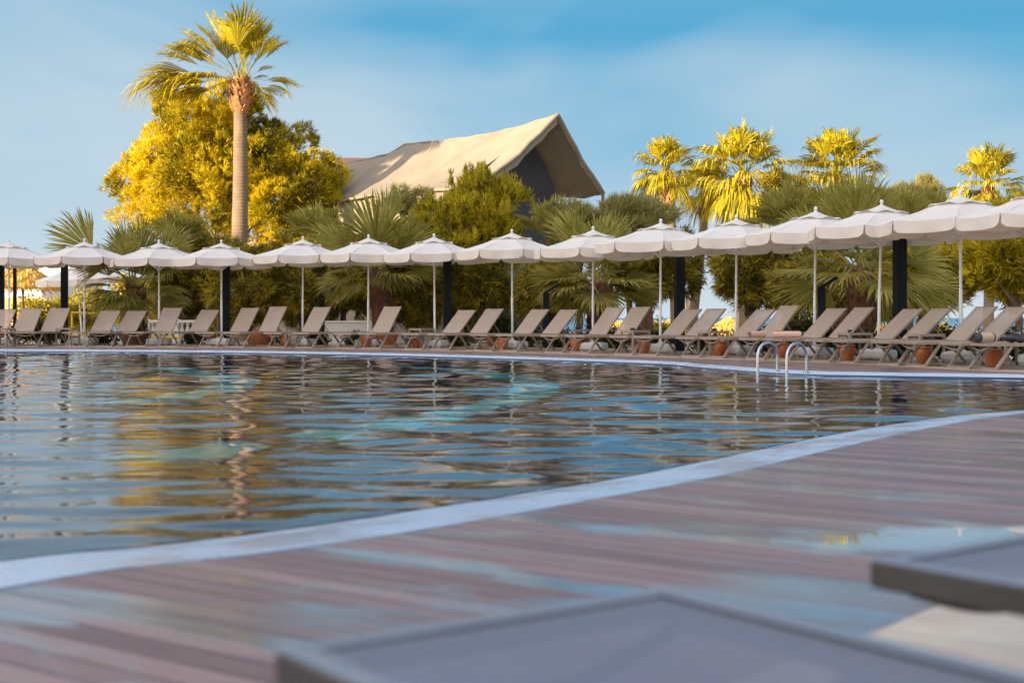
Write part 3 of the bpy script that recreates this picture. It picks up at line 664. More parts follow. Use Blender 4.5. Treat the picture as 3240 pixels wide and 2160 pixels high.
# ------------------------------------------------------------------ vegetation
class TriSoup:
    def __init__(s): s.a = []
    def build(s, name, mt, parent):
        if not s.a: return
        v = np.concatenate(s.a).reshape(-1, 3).astype(np.float32); n = len(v) // 3
        me = bpy.data.meshes.new(name); me.vertices.add(len(v)); me.vertices.foreach_set('co', v.ravel())
        me.loops.add(n * 3); me.loops.foreach_set('vertex_index', np.arange(n * 3, dtype=np.int32)); me.polygons.add(n); me.polygons.foreach_set('loop_start', np.arange(0, n * 3, 3, dtype=np.int32))
        me.update(calc_edges=True); me.materials.append(mt); o = bpy.data.objects.new(name, me); COL.objects.link(o); o.parent = parent; return o
def unit(a): return a / np.maximum(1e-9, np.linalg.norm(a, axis=-1, keepdims=True))
def tufts(rs, pos, dirs, k, L, w, spread):
    n = len(pos); d = unit(np.repeat(dirs, k, 0) + rs.normal(0, spread, (n * k, 3)))
    p = np.repeat(pos, k, 0) + rs.normal(0, L * .18, (n * k, 3)); s = unit(np.cross(d, rs.normal(0, 1, (n * k, 3))))
    ln = L * rs.uniform(.6, 1.2, (n * k, 1)); ww = w * rs.uniform(.6, 1.3, (n * k, 1))
    return np.stack([p - s * ww, p + s * ww, p + d * ln], 1)
def leaves(rs, pos, L, w):
    n = len(pos); d = unit(rs.normal(0, 1, (n, 3))); s = unit(np.cross(d, rs.normal(0, 1, (n, 3))))
    a = np.stack([pos - s * w * .2, pos + s * w, pos + d * L], 1); b = np.stack([pos - s * w * .2, pos + d * L, pos - s * w + d * L * .4], 1)
    return np.concatenate([a, b])
def tree(name, c, rad, ground, seed, label, cat, mt, group=None, lobes=14, n=1500, k=12, L=.22, w=.012, spread=.55, up=.5, bark='bark', trunk_r=.09, kind='needle', lean=0, lobe=.42, candles=0, flatbot=.6, limbs=7, lobelist=None, clump=None):
    """crown of many needle tufts or leaves held on lobes, trunk with limbs"""
    rs = np.random.RandomState(seed); c = np.array(c, float); rad = np.array(rad, float)
    r = empty(name, (c[0] + lean, c[1], ground))
    org = np.array([c[0] + lean, c[1], ground])
    lc = []; lr = []
    if lobelist:
        for (x, y, z, q) in lobelist: lc.append(c + rad * np.array((x, y, z))); lr.append(rad * q)
    else:
        while len(lc) < lobes:
            q = rs.uniform(-1, 1, 3)
            if np.linalg.norm(q) > 1: continue
            if q[2] < -flatbot: q[2] = -flatbot
            lc.append(c + q * rad * (1 - lobe * .8)); lr.append(rad * lobe * rs.uniform(.7, 1.25))
    lc = np.array(lc); lr = np.array(lr); ts = TriSoup()
    wgt = (lr[:, 0] * lr[:, 2]); wgt = wgt / wgt.sum(); idx = rs.choice(len(lc), n, p=wgt)
    q = unit(rs.normal(0, 1, (n, 3))); shell = rs.uniform(.45, 1.0, (n, 1)) ** .6
    if clump:
        m_ = max(1, n // clump[0]); ci = rs.choice(len(lc), m_, p=wgt); cq = unit(rs.normal(0, 1, (m_, 3))); csh = rs.uniform(.5, 1.0, (m_, 1)) ** .5
        cp = lc[ci] + cq * lr[ci] * csh * np.array((1, 1, .85)); crd = clump[1] * rs.uniform(.6, 1.3, (m_, 1)); ki = rs.choice(m_, n)
        qq = unit(rs.normal(0, 1, (n, 3)) + cq[ki] * .7 + np.array((0, 0, .35))); pos = cp[ki] + qq * crd[ki] * rs.uniform(.5, 1, (n, 1)); q = unit(qq + cq[ki] * .4)
    else:
        pos = lc[idx] + q * lr[idx] * shell * np.array((1, 1, .85))
    pos[:, 2] = np.maximum(pos[:, 2], ground + .1)
    if kind == 'needle':
        d = unit(q + np.array((0, 0, up))); ts.a.append(tufts(rs, pos - org, d, k, L, w, spread))
        if candles:
            sel = rs.choice(n, candles); top = pos[sel]; m = (top[:, 2] > c[2] - rad[2] * .3); top = top[m]
            dd = np.tile(np.array((0, 0, 1.0)), (len(top), 1)) + rs.normal(0, .12, (len(top), 3))
            for step in range(3): ts.a.append(tufts(rs, top - org + unit(dd) * L * .55 * step, dd, 7, L * .7, w * 1.2, .16))
    else:
        kk = k; pp = np.repeat(pos - org, kk, 0) + rs.normal(0, L * 1.1, (n * kk, 3)); ts.a.append(leaves(rs, pp, L, w))
    ts.build('crown', mt, r)
    mb = MB(); th = max(.3, c[2] - ground); tp = [Vector((0, 0, -.05)), Vector((rs.normal(0, .08), rs.normal(0, .05), th * .35)), Vector((-lean * .6, 0, th * .7)), Vector((-lean, 0, th * 1.05))]
    mb.tube(tp, [trunk_r * 1.25, trunk_r, trunk_r * .8, trunk_r * .4], 8)
    for i in rs.permutation(len(lc))[:limbs]:
        e = Vector(lc[i] - org); b0 = tp[1].lerp(tp[2], rs.uniform(0, .8)); md = b0.lerp(e, .5) + Vector((rs.normal(0, .1), rs.normal(0, .1), -.06 * th))
        mb.tube([b0, md, e], [trunk_r * .5, trunk_r * .35, trunk_r * .15], 6)
    mb.build('trunk', M[bark], r, True)
    tag(r, label, cat, group); return r

def frond_tris(rs, base, tip, blade, spread, nseg, w, droop, facing=None):
    base = np.array(base, float); tip = np.array(tip, float); ax = tip - base; Lt = np.linalg.norm(ax); t0 = ax / Lt
    side = np.cross(t0, (0, 0, 1.0)) if facing is None else np.array(facing, float)
    if np.linalg.norm(side) < .25: side = np.array((math.cos(rs.uniform(0, 6)), math.sin(rs.uniform(0, 6)), 0))
    side = side - t0 * side.dot(t0); side /= np.linalg.norm(side); nrm = np.cross(side, t0)
    hub = base + ax * (1 - blade); R0 = Lt * blade; out = []
    sw = side * w * .5; mid = (base + hub) / 2 + np.array((0, 0, .04 * Lt))
    for a, b in ((base, mid), (mid, hub)):
        out += [[a - sw, a + sw, b + sw], [a - sw, b + sw, b - sw]]
    da = 2 * spread / nseg
    for i in range(nseg):
        a = -spread + da * (i + .5) + rs.normal(0, da * .25); ln = R0 * (1 - .28 * (abs(a) / spread) ** 2) * rs.uniform(.85, 1.08)
        d = t0 * math.cos(a) + side * math.sin(a) + nrm * .22 * (abs(a) / spread); d /= np.linalg.norm(d); sd = np.cross(nrm, d); sd /= np.linalg.norm(sd)
        dr = np.array((0, 0, -1.0)) * droop * R0
        p1 = hub + d * ln * .58 + dr * .10; p2 = hub + d * ln * .82 + dr * .32 + rs.normal(0, .01, 3); p3 = hub + d * ln + dr * rs.uniform(.45, 1.0)
        w1 = ln * .55 * da * .62; w2 = w1 * .75; fold = nrm * w1 * .5
        out += [[hub, p1 - sd * w1 + fold, p1], [hub, p1, p1 + sd * w1 + fold], [p1 - sd * w1 + fold, p2 - sd * w2, p1], [p1, p2 - sd * w2, p2 + sd * w2], [p1, p2 + sd * w2, p1 + sd * w1 + fold], [p2 - sd * w2, p3, p2 + sd * w2]]
    return np.array(out)
def palm(name, base, top, r0, r1, fronds, seed, label, mt, trunk_mat, boots=None, group=None, nseg=22, boot_mat='boots', bulge=None):
    """fan palm. fronds: list of (tip offset from the crown base, blade share, half spread, droop, facing)"""
    rs = np.random.RandomState(seed); r = empty(name, base); b0 = Vector(base); top = Vector(top) - b0
    mb = MB(); n = 14; path = []; rad = []
    for i in range(n + 1):
        t = i / n; bend = math.sin(PI * t) * .06 * top.z
        path.append(Vector((top.x * t ** 1.3 + bend * .15, top.y * t, top.z * t))); q = r0 + (r1 - r0) * t ** .8
        rad.append(q * (1 + rs.normal(0, .012)))
    mb.tube(path, rad, 16); tr = mb.build('trunk', trunk_mat, r, True)
    if boots:
        z0, z1, cnt, size = boots; bm_ = MB()
        for i in range(cnt):
            t = z0 + (z1 - z0) * (i + .5) / cnt; a = i * 2.39996 + rs.normal(0, .15); f = t * n; j = min(n - 1, int(f)); c = path[j].lerp(path[j + 1], f - j); rr = rad[j] * (1 + (bulge or 0) * math.sin(PI * min(1, max(0, (t - z0) / (z1 - z0))))) 
            o = Vector((math.cos(a), math.sin(a), 0)); s = Vector((-math.sin(a), math.cos(a), 0)); sz = size * rs.uniform(.75, 1.25); k = rs.uniform(.25, .55)
            c0 = c + o * (rr * .85); tipp = c + o * (rr + sz * k) + Vector((0, 0, sz * rs.uniform(.7, 1.1)))
            q = [c0 - s * sz * .5 + Vector((0, 0, -sz * .3)), c0 + s * sz * .5 + Vector((0, 0, -sz * .3)), c0 + s * sz * .3 + o * sz * .25, c0 - s * sz * .3 + o * sz * .25, tipp - s * sz * .13, tipp + s * sz * .13, tipp - o * .03]
            bm_.add(q, [(0, 1, 2, 3), (3, 2, 5, 4), (0, 3, 4, 6), (1, 6, 5, 2), (4, 5, 6)])
        bm_.build('leaf_bases', M[boot_mat], tr, fix=False)
    ts = TriSoup()
    for (tip, blade, sp, droop, facing) in fronds:
        st = top + Vector((rs.normal(0, r1 * .4), rs.normal(0, r1 * .4), rs.uniform(-.25, .05) * r1))
        ts.a.append(frond_tris(rs, st, top + Vector(tip), blade, sp, nseg, .05, droop, facing))
    ts.build('crown', mt, r); tag(r, label, 'palm tree', group); return r
def crown(rs, Rc, n, el0=85, el1=-45, blade=.55, sp=1.35, droop=.25, sc=(1, 1, 1), lift=0):
    out = []
    for i in range(n):
        t = i / max(1, n - 1); el = R(el0 + (el1 - el0) * t ** .85 + rs.normal(0, 7)); az = i * 2.39996 + rs.normal(0, .25); L = Rc * rs.uniform(.82, 1.1)
        out.append(((L * math.cos(el) * math.cos(az) * sc[0], L * math.cos(el) * math.sin(az) * sc[1], L * math.sin(el) * sc[2] + lift), blade, sp, droop * (.6 + t), None))
    return out
FP = 'low fan palms behind the parasols'
def front_palm(px, topy, z, tpx, seed, label, extra, Rc=1.95, n=30, base_px=None, ground=0.0, el0=80, el1=-30):
    rs = np.random.RandomState(seed); top = P(px, topy, z); bx = P(base_px or px, 1000, z)
    w = tpx / FOC * z / 2; fr = crown(rs, Rc, n, el0, el1, .58, 1.35, .22)
    for (dx, dyp, dep, blade, sp) in extra:
        fr.append(((dx / FOC * z, dep, -dyp / FOC * z), blade, sp, .12, (1, 0, 0)))
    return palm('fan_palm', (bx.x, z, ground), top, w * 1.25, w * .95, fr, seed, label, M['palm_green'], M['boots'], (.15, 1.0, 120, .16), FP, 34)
front_palm(427, 905, 37, 56, 21, 'low fan palm at the left with feathery crown against pale sky', [(60, -230, -.3, .55, .8), (-60, -220, .2, .6, .8), (-270, -230, .3, .5, .9), (170, -200, .3, .5, .9), (-180, -120, -.5, .5, 1.2), (190, 60, -.6, .5, 1.0)], 1.8, 24)
front_palm(1190, 855, 36.5, 54, 22, 'low leaning fan palm with a wide flat fan leaf facing the pool', [(-28, -250, -.9, .66, 1.35), (-210, -150, -.7, .55, 1.25), (190, -160, -.6, .55, 1.2), (40, -280, .3, .5, .7), (230, -20, -.5, .5, 1.2), (-190, 60, -.5, .5, 1.2)], 1.7, 24, 1215)
front_palm(1893, 895, 34, 64, 23, 'low shaggy fan palm in the middle right with drooping leaves', [(-240, -40, -.5, .55, 1.3), (-190, 60, -.7, .5, 1.2), (170, -30, -.5, .55, 1.2), (60, -250, .2, .5, .8), (-140, -250, .3, .5, .8), (230, 40, .2, .5, 1.2)], 1.85, 26)
front_palm(2722, 852, 28.5, 74, 24, 'low fan palm at the right with a tall upright fan and reddish trunk', [(-30, -345, -.3, .62, .62), (40, -330, .2, .62, .55), (-90, -290, .1, .6, .7), (100, -280, .3, .55, .7), (-280, -180, -.3, .5, 1.0), (-330, 0, -.6, .5, 1.1), (-300, 90, -.7, .5, 1.1), (-180, 130, -.6, .45, 1.0), (260, 30, -.5, .5, 1.2), (300, -40, .1, .5, 1.1), (330, 90, -.2, .5, 1.0), (30, 60, -1.1, .5, 1.2)], 1.75, 28)

BP = 'fan palms filling in behind the parasols'
for px, ty, z, sd, rc, lab in ((1000, 775, 41, 201, 1.5, 'fan palm behind, between the dark pines and the wide flat fan leaf'), (1345, 770, 42, 202, 1.4, 'fan palm behind, between the wide flat fan and the candle bush'), (1745, 775, 41, 203, 1.7, 'fan palm behind, left of the shaggy low palm'), (2030, 770, 41, 204, 1.75, 'fan palm behind, between the shaggy palm and the bright gap'), (2490, 745, 38, 205, 1.7, 'fan palm behind, under the tallest sunlit palm'), (2640, 735, 37, 206, 1.6, 'fan palm behind, left of the tall upright fan'), (2850, 740, 37, 207, 1.5, 'fan palm behind, right of the tall upright fan'), (570, 800, 42, 208, 1.6, 'fan palm behind, right of the leftmost low palm'), (2930, 735, 38, 209, 1.4, 'fan palm behind, rightmost, before the spiky conifers')):
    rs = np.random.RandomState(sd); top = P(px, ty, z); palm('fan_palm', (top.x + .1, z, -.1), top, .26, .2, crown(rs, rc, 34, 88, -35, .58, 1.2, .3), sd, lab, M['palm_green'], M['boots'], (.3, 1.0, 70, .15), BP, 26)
# the tall palm
zE = 50; tb_ = P(745, 1000, zE); topE = P(760, 255, zE); rs = np.random.RandomState(31); fr = []
for (x, y) in [(690, 50), (600, 100), (530, 180), (480, 235), (400, 260), (370, 315), (260, 400), (180, 520), (300, 480), (340, 560), (430, 600), (930, 20), (1000, 30), (1080, 90), (1120, 110), (960, 100), (1050, 200), (1160, 170), (1220, 220), (1290, 490), (1240, 560), (1150, 660), (1130, 600), (1060, 440), (500, 640), (620, 330), (720, 200), (780, 140), (880, 150), (560, 420), (480, 480), (1000, 240), (650, 480)]:
    px, py = 300 + x / 1.96, y / 1.96; dx, dz = 1.03 * (px - 760) / FOC * zE, (1.1 if py < 200 else 1.0) * (255 - py) / FOC * zE
    fr.append(((dx, rs.uniform(-1.2, 1.2), dz), .56, .78 if dz > .5 else .95, .34 if dz > 0 else .6, None))
    if rs.rand() < .7: fr.append(((dx * .85 + rs.normal(0, .25), rs.uniform(-1.6, 1.6), dz * .9 + rs.normal(0, .25)), .56, .75, .35, None))
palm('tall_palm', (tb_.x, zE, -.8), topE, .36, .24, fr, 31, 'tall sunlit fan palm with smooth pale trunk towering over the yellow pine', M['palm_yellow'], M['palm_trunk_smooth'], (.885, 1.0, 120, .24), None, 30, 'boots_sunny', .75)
RP = 'sunlit palms against the sky at the right'
for px, py, z, tb0, Rp, sd, lab in ((2108, 520, 52, 2140, 125, 41, 'sunlit yellow fan palm, leftmost of the group behind the right parasols'), (2355, 535, 52, 2352, 200, 42, 'tallest sunlit palm of the right group, with an orange trunk'),
                                 (2652, 540, 54, 2650, 175, 43, 'sunlit palm rising behind the tall upright green fan'), (3126, 570, 56, 3124, 150, 44, 'isolated sunlit palm near the right edge of the photo'), (2240, 575, 58, 2180, 105, 45, 'small sunlit palm half hidden between two larger sunlit palms')):
    rs = np.random.RandomState(sd); top = P(px, py + 25, z); bx = P(tb0, 1000, z); Rc = Rp / FOC * z
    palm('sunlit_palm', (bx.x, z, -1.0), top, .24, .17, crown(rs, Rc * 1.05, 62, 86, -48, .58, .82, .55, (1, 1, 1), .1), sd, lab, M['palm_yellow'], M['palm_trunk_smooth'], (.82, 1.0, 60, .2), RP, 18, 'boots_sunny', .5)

# the big yellow pine and the candle bush
c = P(715, 530, 53.5)
lob = [(-.66, .0, -.10, .28), (-.78, 0, -.45, .22), (-.42, -.2, .1, .36), (-.15, -.2, .38, .36), (-.30, 0, .62, .30), (.0, 0, .66, .28), (.12, .1, .38, .36), (-.1, -.5, -.02, .40), (.28, -.2, .02, .36), (.50, 0, .20, .28), (.66, -.1, -.1, .32), (.82, 0, -.32, .24), (.52, -.3, -.42, .34), (.30, -.2, -.66, .28), (-.40, -.3, -.34, .26), (-.1, -.3, -.5, .26), (.1, .5, .1, .5), (-.5, .4, .1, .4), (.5, .4, -.2, .45), (.62, -.1, -.72, .24), (-.85, 0, -.2, .16), (.9, 0, -.02, .14), (-.52, 0, .3, .2)]
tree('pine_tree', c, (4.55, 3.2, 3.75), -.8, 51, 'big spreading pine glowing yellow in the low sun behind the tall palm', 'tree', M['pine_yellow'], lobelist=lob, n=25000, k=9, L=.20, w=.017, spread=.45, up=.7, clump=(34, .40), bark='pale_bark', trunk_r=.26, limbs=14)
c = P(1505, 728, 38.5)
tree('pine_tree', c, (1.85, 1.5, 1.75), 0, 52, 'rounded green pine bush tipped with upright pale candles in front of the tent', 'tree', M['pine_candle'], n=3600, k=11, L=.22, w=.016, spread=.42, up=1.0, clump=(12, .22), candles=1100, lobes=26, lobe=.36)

HG = 'dense dark pines behind the loungers'
hp = [(585, 925, 42, 95, 95, 'dark pine behind the gap between leftmost palm and second black post'), (770, 915, 41, 115, 105, 'dark pine right of the second black post'), (935, 905, 40, 130, 110, 'leaning dark pine behind the left tilted lamp'),
      (1320, 905, 38, 125, 125, 'dense dark pine left of the third black post'), (1500, 920, 38.5, 115, 110, 'dense dark pine right of the third black post, under the candle bush'), (1745, 920, 37, 105, 95, 'dark pine behind the middle tilted lamp'),
      (2060, 855, 36, 150, 105, 'open branched dark pine left of the bright gap'), (2418, 868, 35, 160, 98, 'overhanging dark pine right of the bright gap'), (2590, 915, 33, 110, 75, 'dark pine behind the last tilted lamp'),
      (2955, 870, 31, 150, 115, 'yellowish green conifer right of the fifth black post'), (3190, 845, 30, 135, 140, 'taller yellowish green conifer at the right edge'), (2810, 915, 34, 90, 80, 'small dark pine between palm trunk and fifth black post'), (1090, 900, 41, 110, 105, 'dark pine behind the leaning palm trunk'), (660, 850, 44, 110, 75, 'dark pine directly under the tall palm trunk')]
for i, (px, py, z, hwp, hhp, lab) in enumerate(hp):
    c = P(px, py - 8, z); rx, rz = 1.28 * hwp / FOC * z, 1.2 * hhp / FOC * z
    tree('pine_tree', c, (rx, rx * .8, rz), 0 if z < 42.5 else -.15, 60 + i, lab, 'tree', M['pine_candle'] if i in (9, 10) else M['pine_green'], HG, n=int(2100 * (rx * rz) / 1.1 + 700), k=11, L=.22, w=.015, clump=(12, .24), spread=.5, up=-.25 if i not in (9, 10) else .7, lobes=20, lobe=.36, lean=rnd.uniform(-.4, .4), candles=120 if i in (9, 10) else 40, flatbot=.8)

# looser trees and shrubs higher up at the right and in the middle
tree('olive_shrub', P(1830, 705, 41), (1.15, 1.0, .65), 0, 81, 'grey green feathery shrub below the open end of the tent', 'shrub', M['olive_grey'], 'grey green shrubs behind the parasols', n=900, k=12, L=.22, w=.012, spread=.45, up=1.0, lobes=14)
tree('olive_shrub', P(2000, 690, 40), (1.35, 1.0, .75), 0, 82, 'grey green feathery shrub left of the first sunlit right palm', 'shrub', M['olive_grey'], 'grey green shrubs behind the parasols', n=800, k=12, L=.22, w=.012, spread=.45, up=1.0, lobes=12)
tree('olive_shrub', P(1300, 640, 44), (.9, .8, .7), -.2, 85, 'grey green shrub between the flat fan leaf and the candle bush', 'shrub', M['olive_grey'], 'grey green shrubs behind the parasols', n=500, k=12, L=.2, w=.012, spread=.5, up=1.0, lobes=9)
tree('conifer', P(2495, 630, 46), (1.05, .9, 1.15), -.4, 83, 'loose dark tree between the tallest sunlit palm and the upright fan', 'tree', M['pine_green'], 'darker trees among the sunlit palms', n=900, k=11, L=.26, w=.016, spread=.6, up=.6, lobes=16, lobe=.28, clump=(12, .2))
tree('conifer', P(2860, 640, 44), (1.05, .9, 1.0), -.3, 84, 'spiky dull green conifer right of the upright fan', 'tree', M['olive_grey'], 'darker trees among the sunlit palms', n=1100, k=12, L=.24, w=.013, spread=.35, up=1.3, lobes=16)
tree('conifer', P(2940, 640, 45), (.55, .5, 1.15), -.3, 86, 'slim spiky dull green conifer, rightmost beside the upright fan', 'tree', M['olive_grey'], 'darker trees among the sunlit palms', n=600, k=12, L=.24, w=.013, spread=.35, up=1.4, lobes=10)
for i, (px, py, z, rx, rz, lab) in enumerate(((120, 1010, 64, 1.4, 1.0, 'sunlit yellow green bush at the far left behind the first loungers'), (290, 975, 66, 1.7, 1.3, 'sunlit yellow green bush behind the upper yellow rail'), (400, 960, 63, 1.3, 1.3, 'sunlit yellow green bush left of the leftmost rough palm trunk'), (210, 1000, 68, 1.6, .9, 'sunlit yellow green bush in the middle of the three behind the yellow rail'), (2080, 1065, 66, 1.5, .7, 'sunlit low bush between lounger legs left of the fourth black post'), (540, 1040, 50, 1.6, .75, 'dull bush behind the white balusters'), (700, 1045, 52, 1.5, .8, 'dull bush behind the second black post'), (2990, 1075, 66, 2.0, .8, 'sunlit low bush seen under the tables right of the fifth black post'))):
    tree('hedge_bush', P(px, py, z), (rx, rx * .8, rz), -2.0, 90 + i, lab, 'bush', M['hedge_lit'], 'sunlit bushes beyond the terrace', n=700, k=10, L=.14, w=.06, kind='leaf', lobes=14, trunk_r=.06)
sh = [(70, 84, .5, .32), (150, 84, .5, .3), (330, 84, .4, .2), (620, 84, .35, .18), (860, 85, .4, .2), (1000, 86, .35, .15), (1130, 87, .3, .14), (1440, 91, .35, .16), (1560, 92, .65, .55), (1660, 93, .55, .4), (1760, 94, .45, .25), (1940, 98, .45, .25), (2100, 102, .45, .22), (2230, 105, .4, .2), (2330, 107, .4, .18), (2430, 110, .45, .25), (2545, 112, .55, .42), (2640, 118, .45, .25), (2730, 121, .4, .2), (2800, 124, .4, .2), (2980, 130, .45, .25), (3060, 133, .4, .2), (3180, 138, .4, .25)]
for i, (px, dy, rx, rz) in enumerate(sh):
    g = G(px, HOR + dy); fl = i in (7, 13, 14, 15, 20, 21)
    near = min(((abs(px - q[0]), q[2]) for q in PT))[1].replace('terracotta ', '').replace('orange ', '')
    names = ['first', 'second', 'third', 'fourth', 'fifth', 'sixth', 'seventh', 'eighth', 'ninth', 'tenth', 'eleventh', 'twelfth', 'thirteenth', 'fourteenth', 'fifteenth', 'sixteenth', 'seventeenth', 'eighteenth', 'nineteenth', 'twentieth', 'twenty-first', 'twenty-second', 'twenty-third']
    lab = 'tall glossy dark shrub behind the urn by the middle white pole' if i == 8 else 'rounded dark clipped shrub behind the pool ladder' if i == 16 else ('low flowering shrub' if fl else 'low dark green shrub') + ' behind the loungers, ' + names[i] + ' from the left'
    o = tree('low_shrub', (g.x, g.y, rz * .95), (rx, rx * .7, rz), 0, 120 + i, lab, 'shrub', M['shrub_dark'], 'low shrubs planted behind the loungers', n=int(120 + 500 * rx * rz), k=9, L=.075, w=.026, kind='leaf', lobes=8, trunk_r=.015, limbs=4)
    if fl:
        rs = np.random.RandomState(i); q = unit(rs.normal(0, 1, (26, 3))) * np.array((rx, rx * .7, rz)); q[:, 2] += rz * .95
        ts = TriSoup(); ts.a.append(leaves(rs, np.repeat(q, 4, 0) + rs.normal(0, .01, (104, 3)), .035, .022)); ts.build('blossom', M['flower'], o)

# ------------------------------------------------------------------ walls, balustrade, rails
def wall(name, a, b, z0, z1, t, mt, label, cat='wall', cap=True):
    a, b = Vector(a), Vector(b); mid = (a + b) / 2; r = empty(name, (mid.x, mid.y, z0)); d = (b - a); L = d.length; ang = math.atan2(d.y, d.x); r.rotation_euler = (0, 0, ang)
    MB().box((0, 0, (z1 - z0) / 2), (L, t, z1 - z0)).build('wall_body', mt, r)
    if cap: MB().box((0, 0, z1 - z0 + .025), (L + .06, t + .08, .05), None, .01).build('coping_stone', mt, r)
    tag(r, label, cat); return r
a = G(975, 1089); b_ = G(1455, 1092)
wall('garden_wall', (a.x, 39.4, 0), (b_.x, 38.4, 0), 0, .58, .2, M['white_wall'], 'low white garden wall behind the leaning palm and third black post')
# balustrade
g0, g1 = P(455, 1050, 40.5), P(660, 1050, 40.5); r = empty('balustrade', (g0.x, 40.5, -.02)); L = g1.x - g0.x
MB().box((L / 2, 0, .05), (L, .22, .1)).build('plinth', M['white_wall'], r); MB().box((L / 2, 0, .63), (L, .22, .08), None, .01).build('rail', M['white_wall'], r)
prof = [(.07, .1), (.07, .14), (.035, .17), (.05, .24), (.075, .32), (.05, .44), (.03, .5), (.06, .54), (.06, .59)]
for i in range(11):
    if i in (0, 5, 10): MB().box((.1 + i * (L - .2) / 10, 0, .40), (.2, .2, .6), None, .012).build('pier', M['white_wall'], r)
    else: MB().lathe(prof, 14, (.1 + i * (L - .2) / 10, 0, 0)).build('baluster', M['white_wall'], r, True)
tag(r, 'white balustrade glimpsed under the loungers left of the second black post', 'balustrade')
r = empty('yellow_railing', (P(225, 1000, 39).x, 39, 0))
for py0, py1, x0, x1, nm in ((989, 991, 225, 345, 'rail'), (1060, 1070, 225, 700, 'rail')):
    a, b_ = P(x0, py0, 39), P(x1, py1, 39.3); o0 = Vector(r.location); MB().tube([a - o0, (a + b_) / 2 - o0 - Vector((0, 0, .01)), b_ - o0], .033, 10).build(nm, M['yellow_paint'], r, True)
for px in (228, 342): a = P(px, 1000, 39.05); MB().tube([Vector((a.x, 39.05, 0)) - Vector(r.location), Vector((a.x, 39.05, .9)) - Vector(r.location)], .03, 10).build('post', M['yellow_paint'], r, True)
for px in (470, 690): a = P(px, 1000, 39.2); MB().tube([Vector((a.x, 39.2, 0)) - Vector(r.location), Vector((a.x, 39.2, .16)) - Vector(r.location)], .03, 10).build('post', M['yellow_paint'], r, True)
tag(r, 'yellow painted pipe railing behind the loungers at the left', 'railing')

# planters round the palm trunks
for px, py, z, w_, h, lab in ((430, 1091, 36.6, .42, .36, 'round brown planter under the leftmost rough palm trunk'), (1212, 1095, 36.2, .40, .30, 'round terracotta planter under the leaning palm trunk'), (1890, 1098, 33.8, .50, .34, 'round dark planter under the shaggy palm trunk'), (2725, 1112, 28.3, .46, .3, 'round dark planter under the rough brown palm trunk')):
    q = MB().lathe([(w_ * .8, 0), (w_ * .98, h * .7), (w_ * 1.04, h * .85), (w_ * 1.04, h), (w_ * .92, h), (w_ * .88, h * .8), (.1, h * .8)], 26, cap=False)
    o = q.build('palm_planter', M['terracotta'] if 'terra' in lab else M['boots'], None, True); x = P(px, 1000, z).x; o.location = (x, z, 0); tag(o, lab, 'planter', 'round planters under the low palms')

# ------------------------------------------------------------------ the tent roof
A = P(1746, 366, 50.0); dr = Vector((-.707, .707, 0)); dg = Vector((.707, .707, 0)); r = empty('tent', (A.x, A.y, -1.0)); O = Vector((A.x, A.y, -1.0))
HEL, HER = 5.3, 5.46; LEN = 12.6
def ridge(s): return float(np.interp(s, [-1, 0, .8, 2.2, 3.9, 6, 8.3, 9.5, 12.6], [8.18, 8.15, 8.03, 7.86, 7.76, 7.76, 7.84, 7.5, 7.34]))
def slope(side, u, v):   # u along the ridge, v down the slope
    s = u * LEN; half = 2.89 if side > 0 else 3.71; HE = HER if side > 0 else HEL
    over = (1 - v) * .3 * (1 - u)
    z = ridge(s) + (HE - ridge(s)) * v - .30 * math.sin(PI * v) * (.35 + .65 * math.sin(min(1, u * 1.5) * PI)) - .10 * math.sin(PI * v) * math.sin(u * 17) + .05 * math.sin(u * 23 + v * 9) * v + .03 * math.sin(u * 61 - v * 14) * v + .022 * math.sin(u * 97 + v * 21)
    hw = half * v + .05 * math.sin(u * 30) * v
    p = Vector((A.x, A.y, 0)) + dr * (s - over) + dg * side * hw; p.z = z; return p - O
th_ = .06
mb = MB().sheet(lambda u, v: slope(-1, u, v), 60, 16); rf = mb.build('roof_cloth', M['tent'], r, 'all')
mb = MB().sheet(lambda u, v: slope(1, u, v), 60, 16); mb.build('roof_cloth', M['tent'], r, 'all')
mb = MB()
for side in (-1, 1):
    pts = [slope(side, 0, v / 8) for v in range(9)]; mb.tube(pts, .075, 8)
    mb.tube([slope(side, u / 24, 1) for u in range(25)], .05, 6)
mb.tube([slope(1, u / 24, 0) for u in range(25)], .05, 6)
mb.build('hem', M['tent'], r, True)
for side in (-1, 1):
    MB().sheet(lambda u, v: slope(side, 0, u) - Vector((0, 0, .34 * v * (1 if side < 0 else .55) + .02 * math.sin(u * 40) * v)) + dr * .02, 24, 3).build('front_flap', M['tent'], r, 'all')
# inner gable wall, set back under the overhang
gq = Vector((A.x, A.y, 0)) + dr * 1.25
def gp(t, z): p = gq + dg * t; p.z = z; return p - O
top = ridge(1.25) - .45
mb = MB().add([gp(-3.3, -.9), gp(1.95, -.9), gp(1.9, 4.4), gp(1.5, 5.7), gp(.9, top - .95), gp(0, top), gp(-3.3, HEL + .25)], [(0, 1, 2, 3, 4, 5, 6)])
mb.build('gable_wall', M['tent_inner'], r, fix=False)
sw = MB()
def sidew(u, v):
    p = Vector((A.x, A.y, 0)) + dr * (1.3 + u * (LEN - 1.6)) - dg * 3.5; p.z = HEL + .1 - v * 6.2; p += dg * .06 * math.sin(u * 40); return p - O
sw.sheet(sidew, 60, 4).build('side_curtain', M['tent'], r, 'all')
for t, HE in ((2.85, HER), (-3.66, HEL)):
    p = Vector((A.x, A.y, 0)) + dg * t; MB().tube([Vector((p.x, p.y, -1)) - O, Vector((p.x, p.y, HE)) - O], .06, 8).build('pole', M['wood_post'], r)
tag(r, 'large cream fabric tent with a sagging ridge and dark open gable', 'tent')
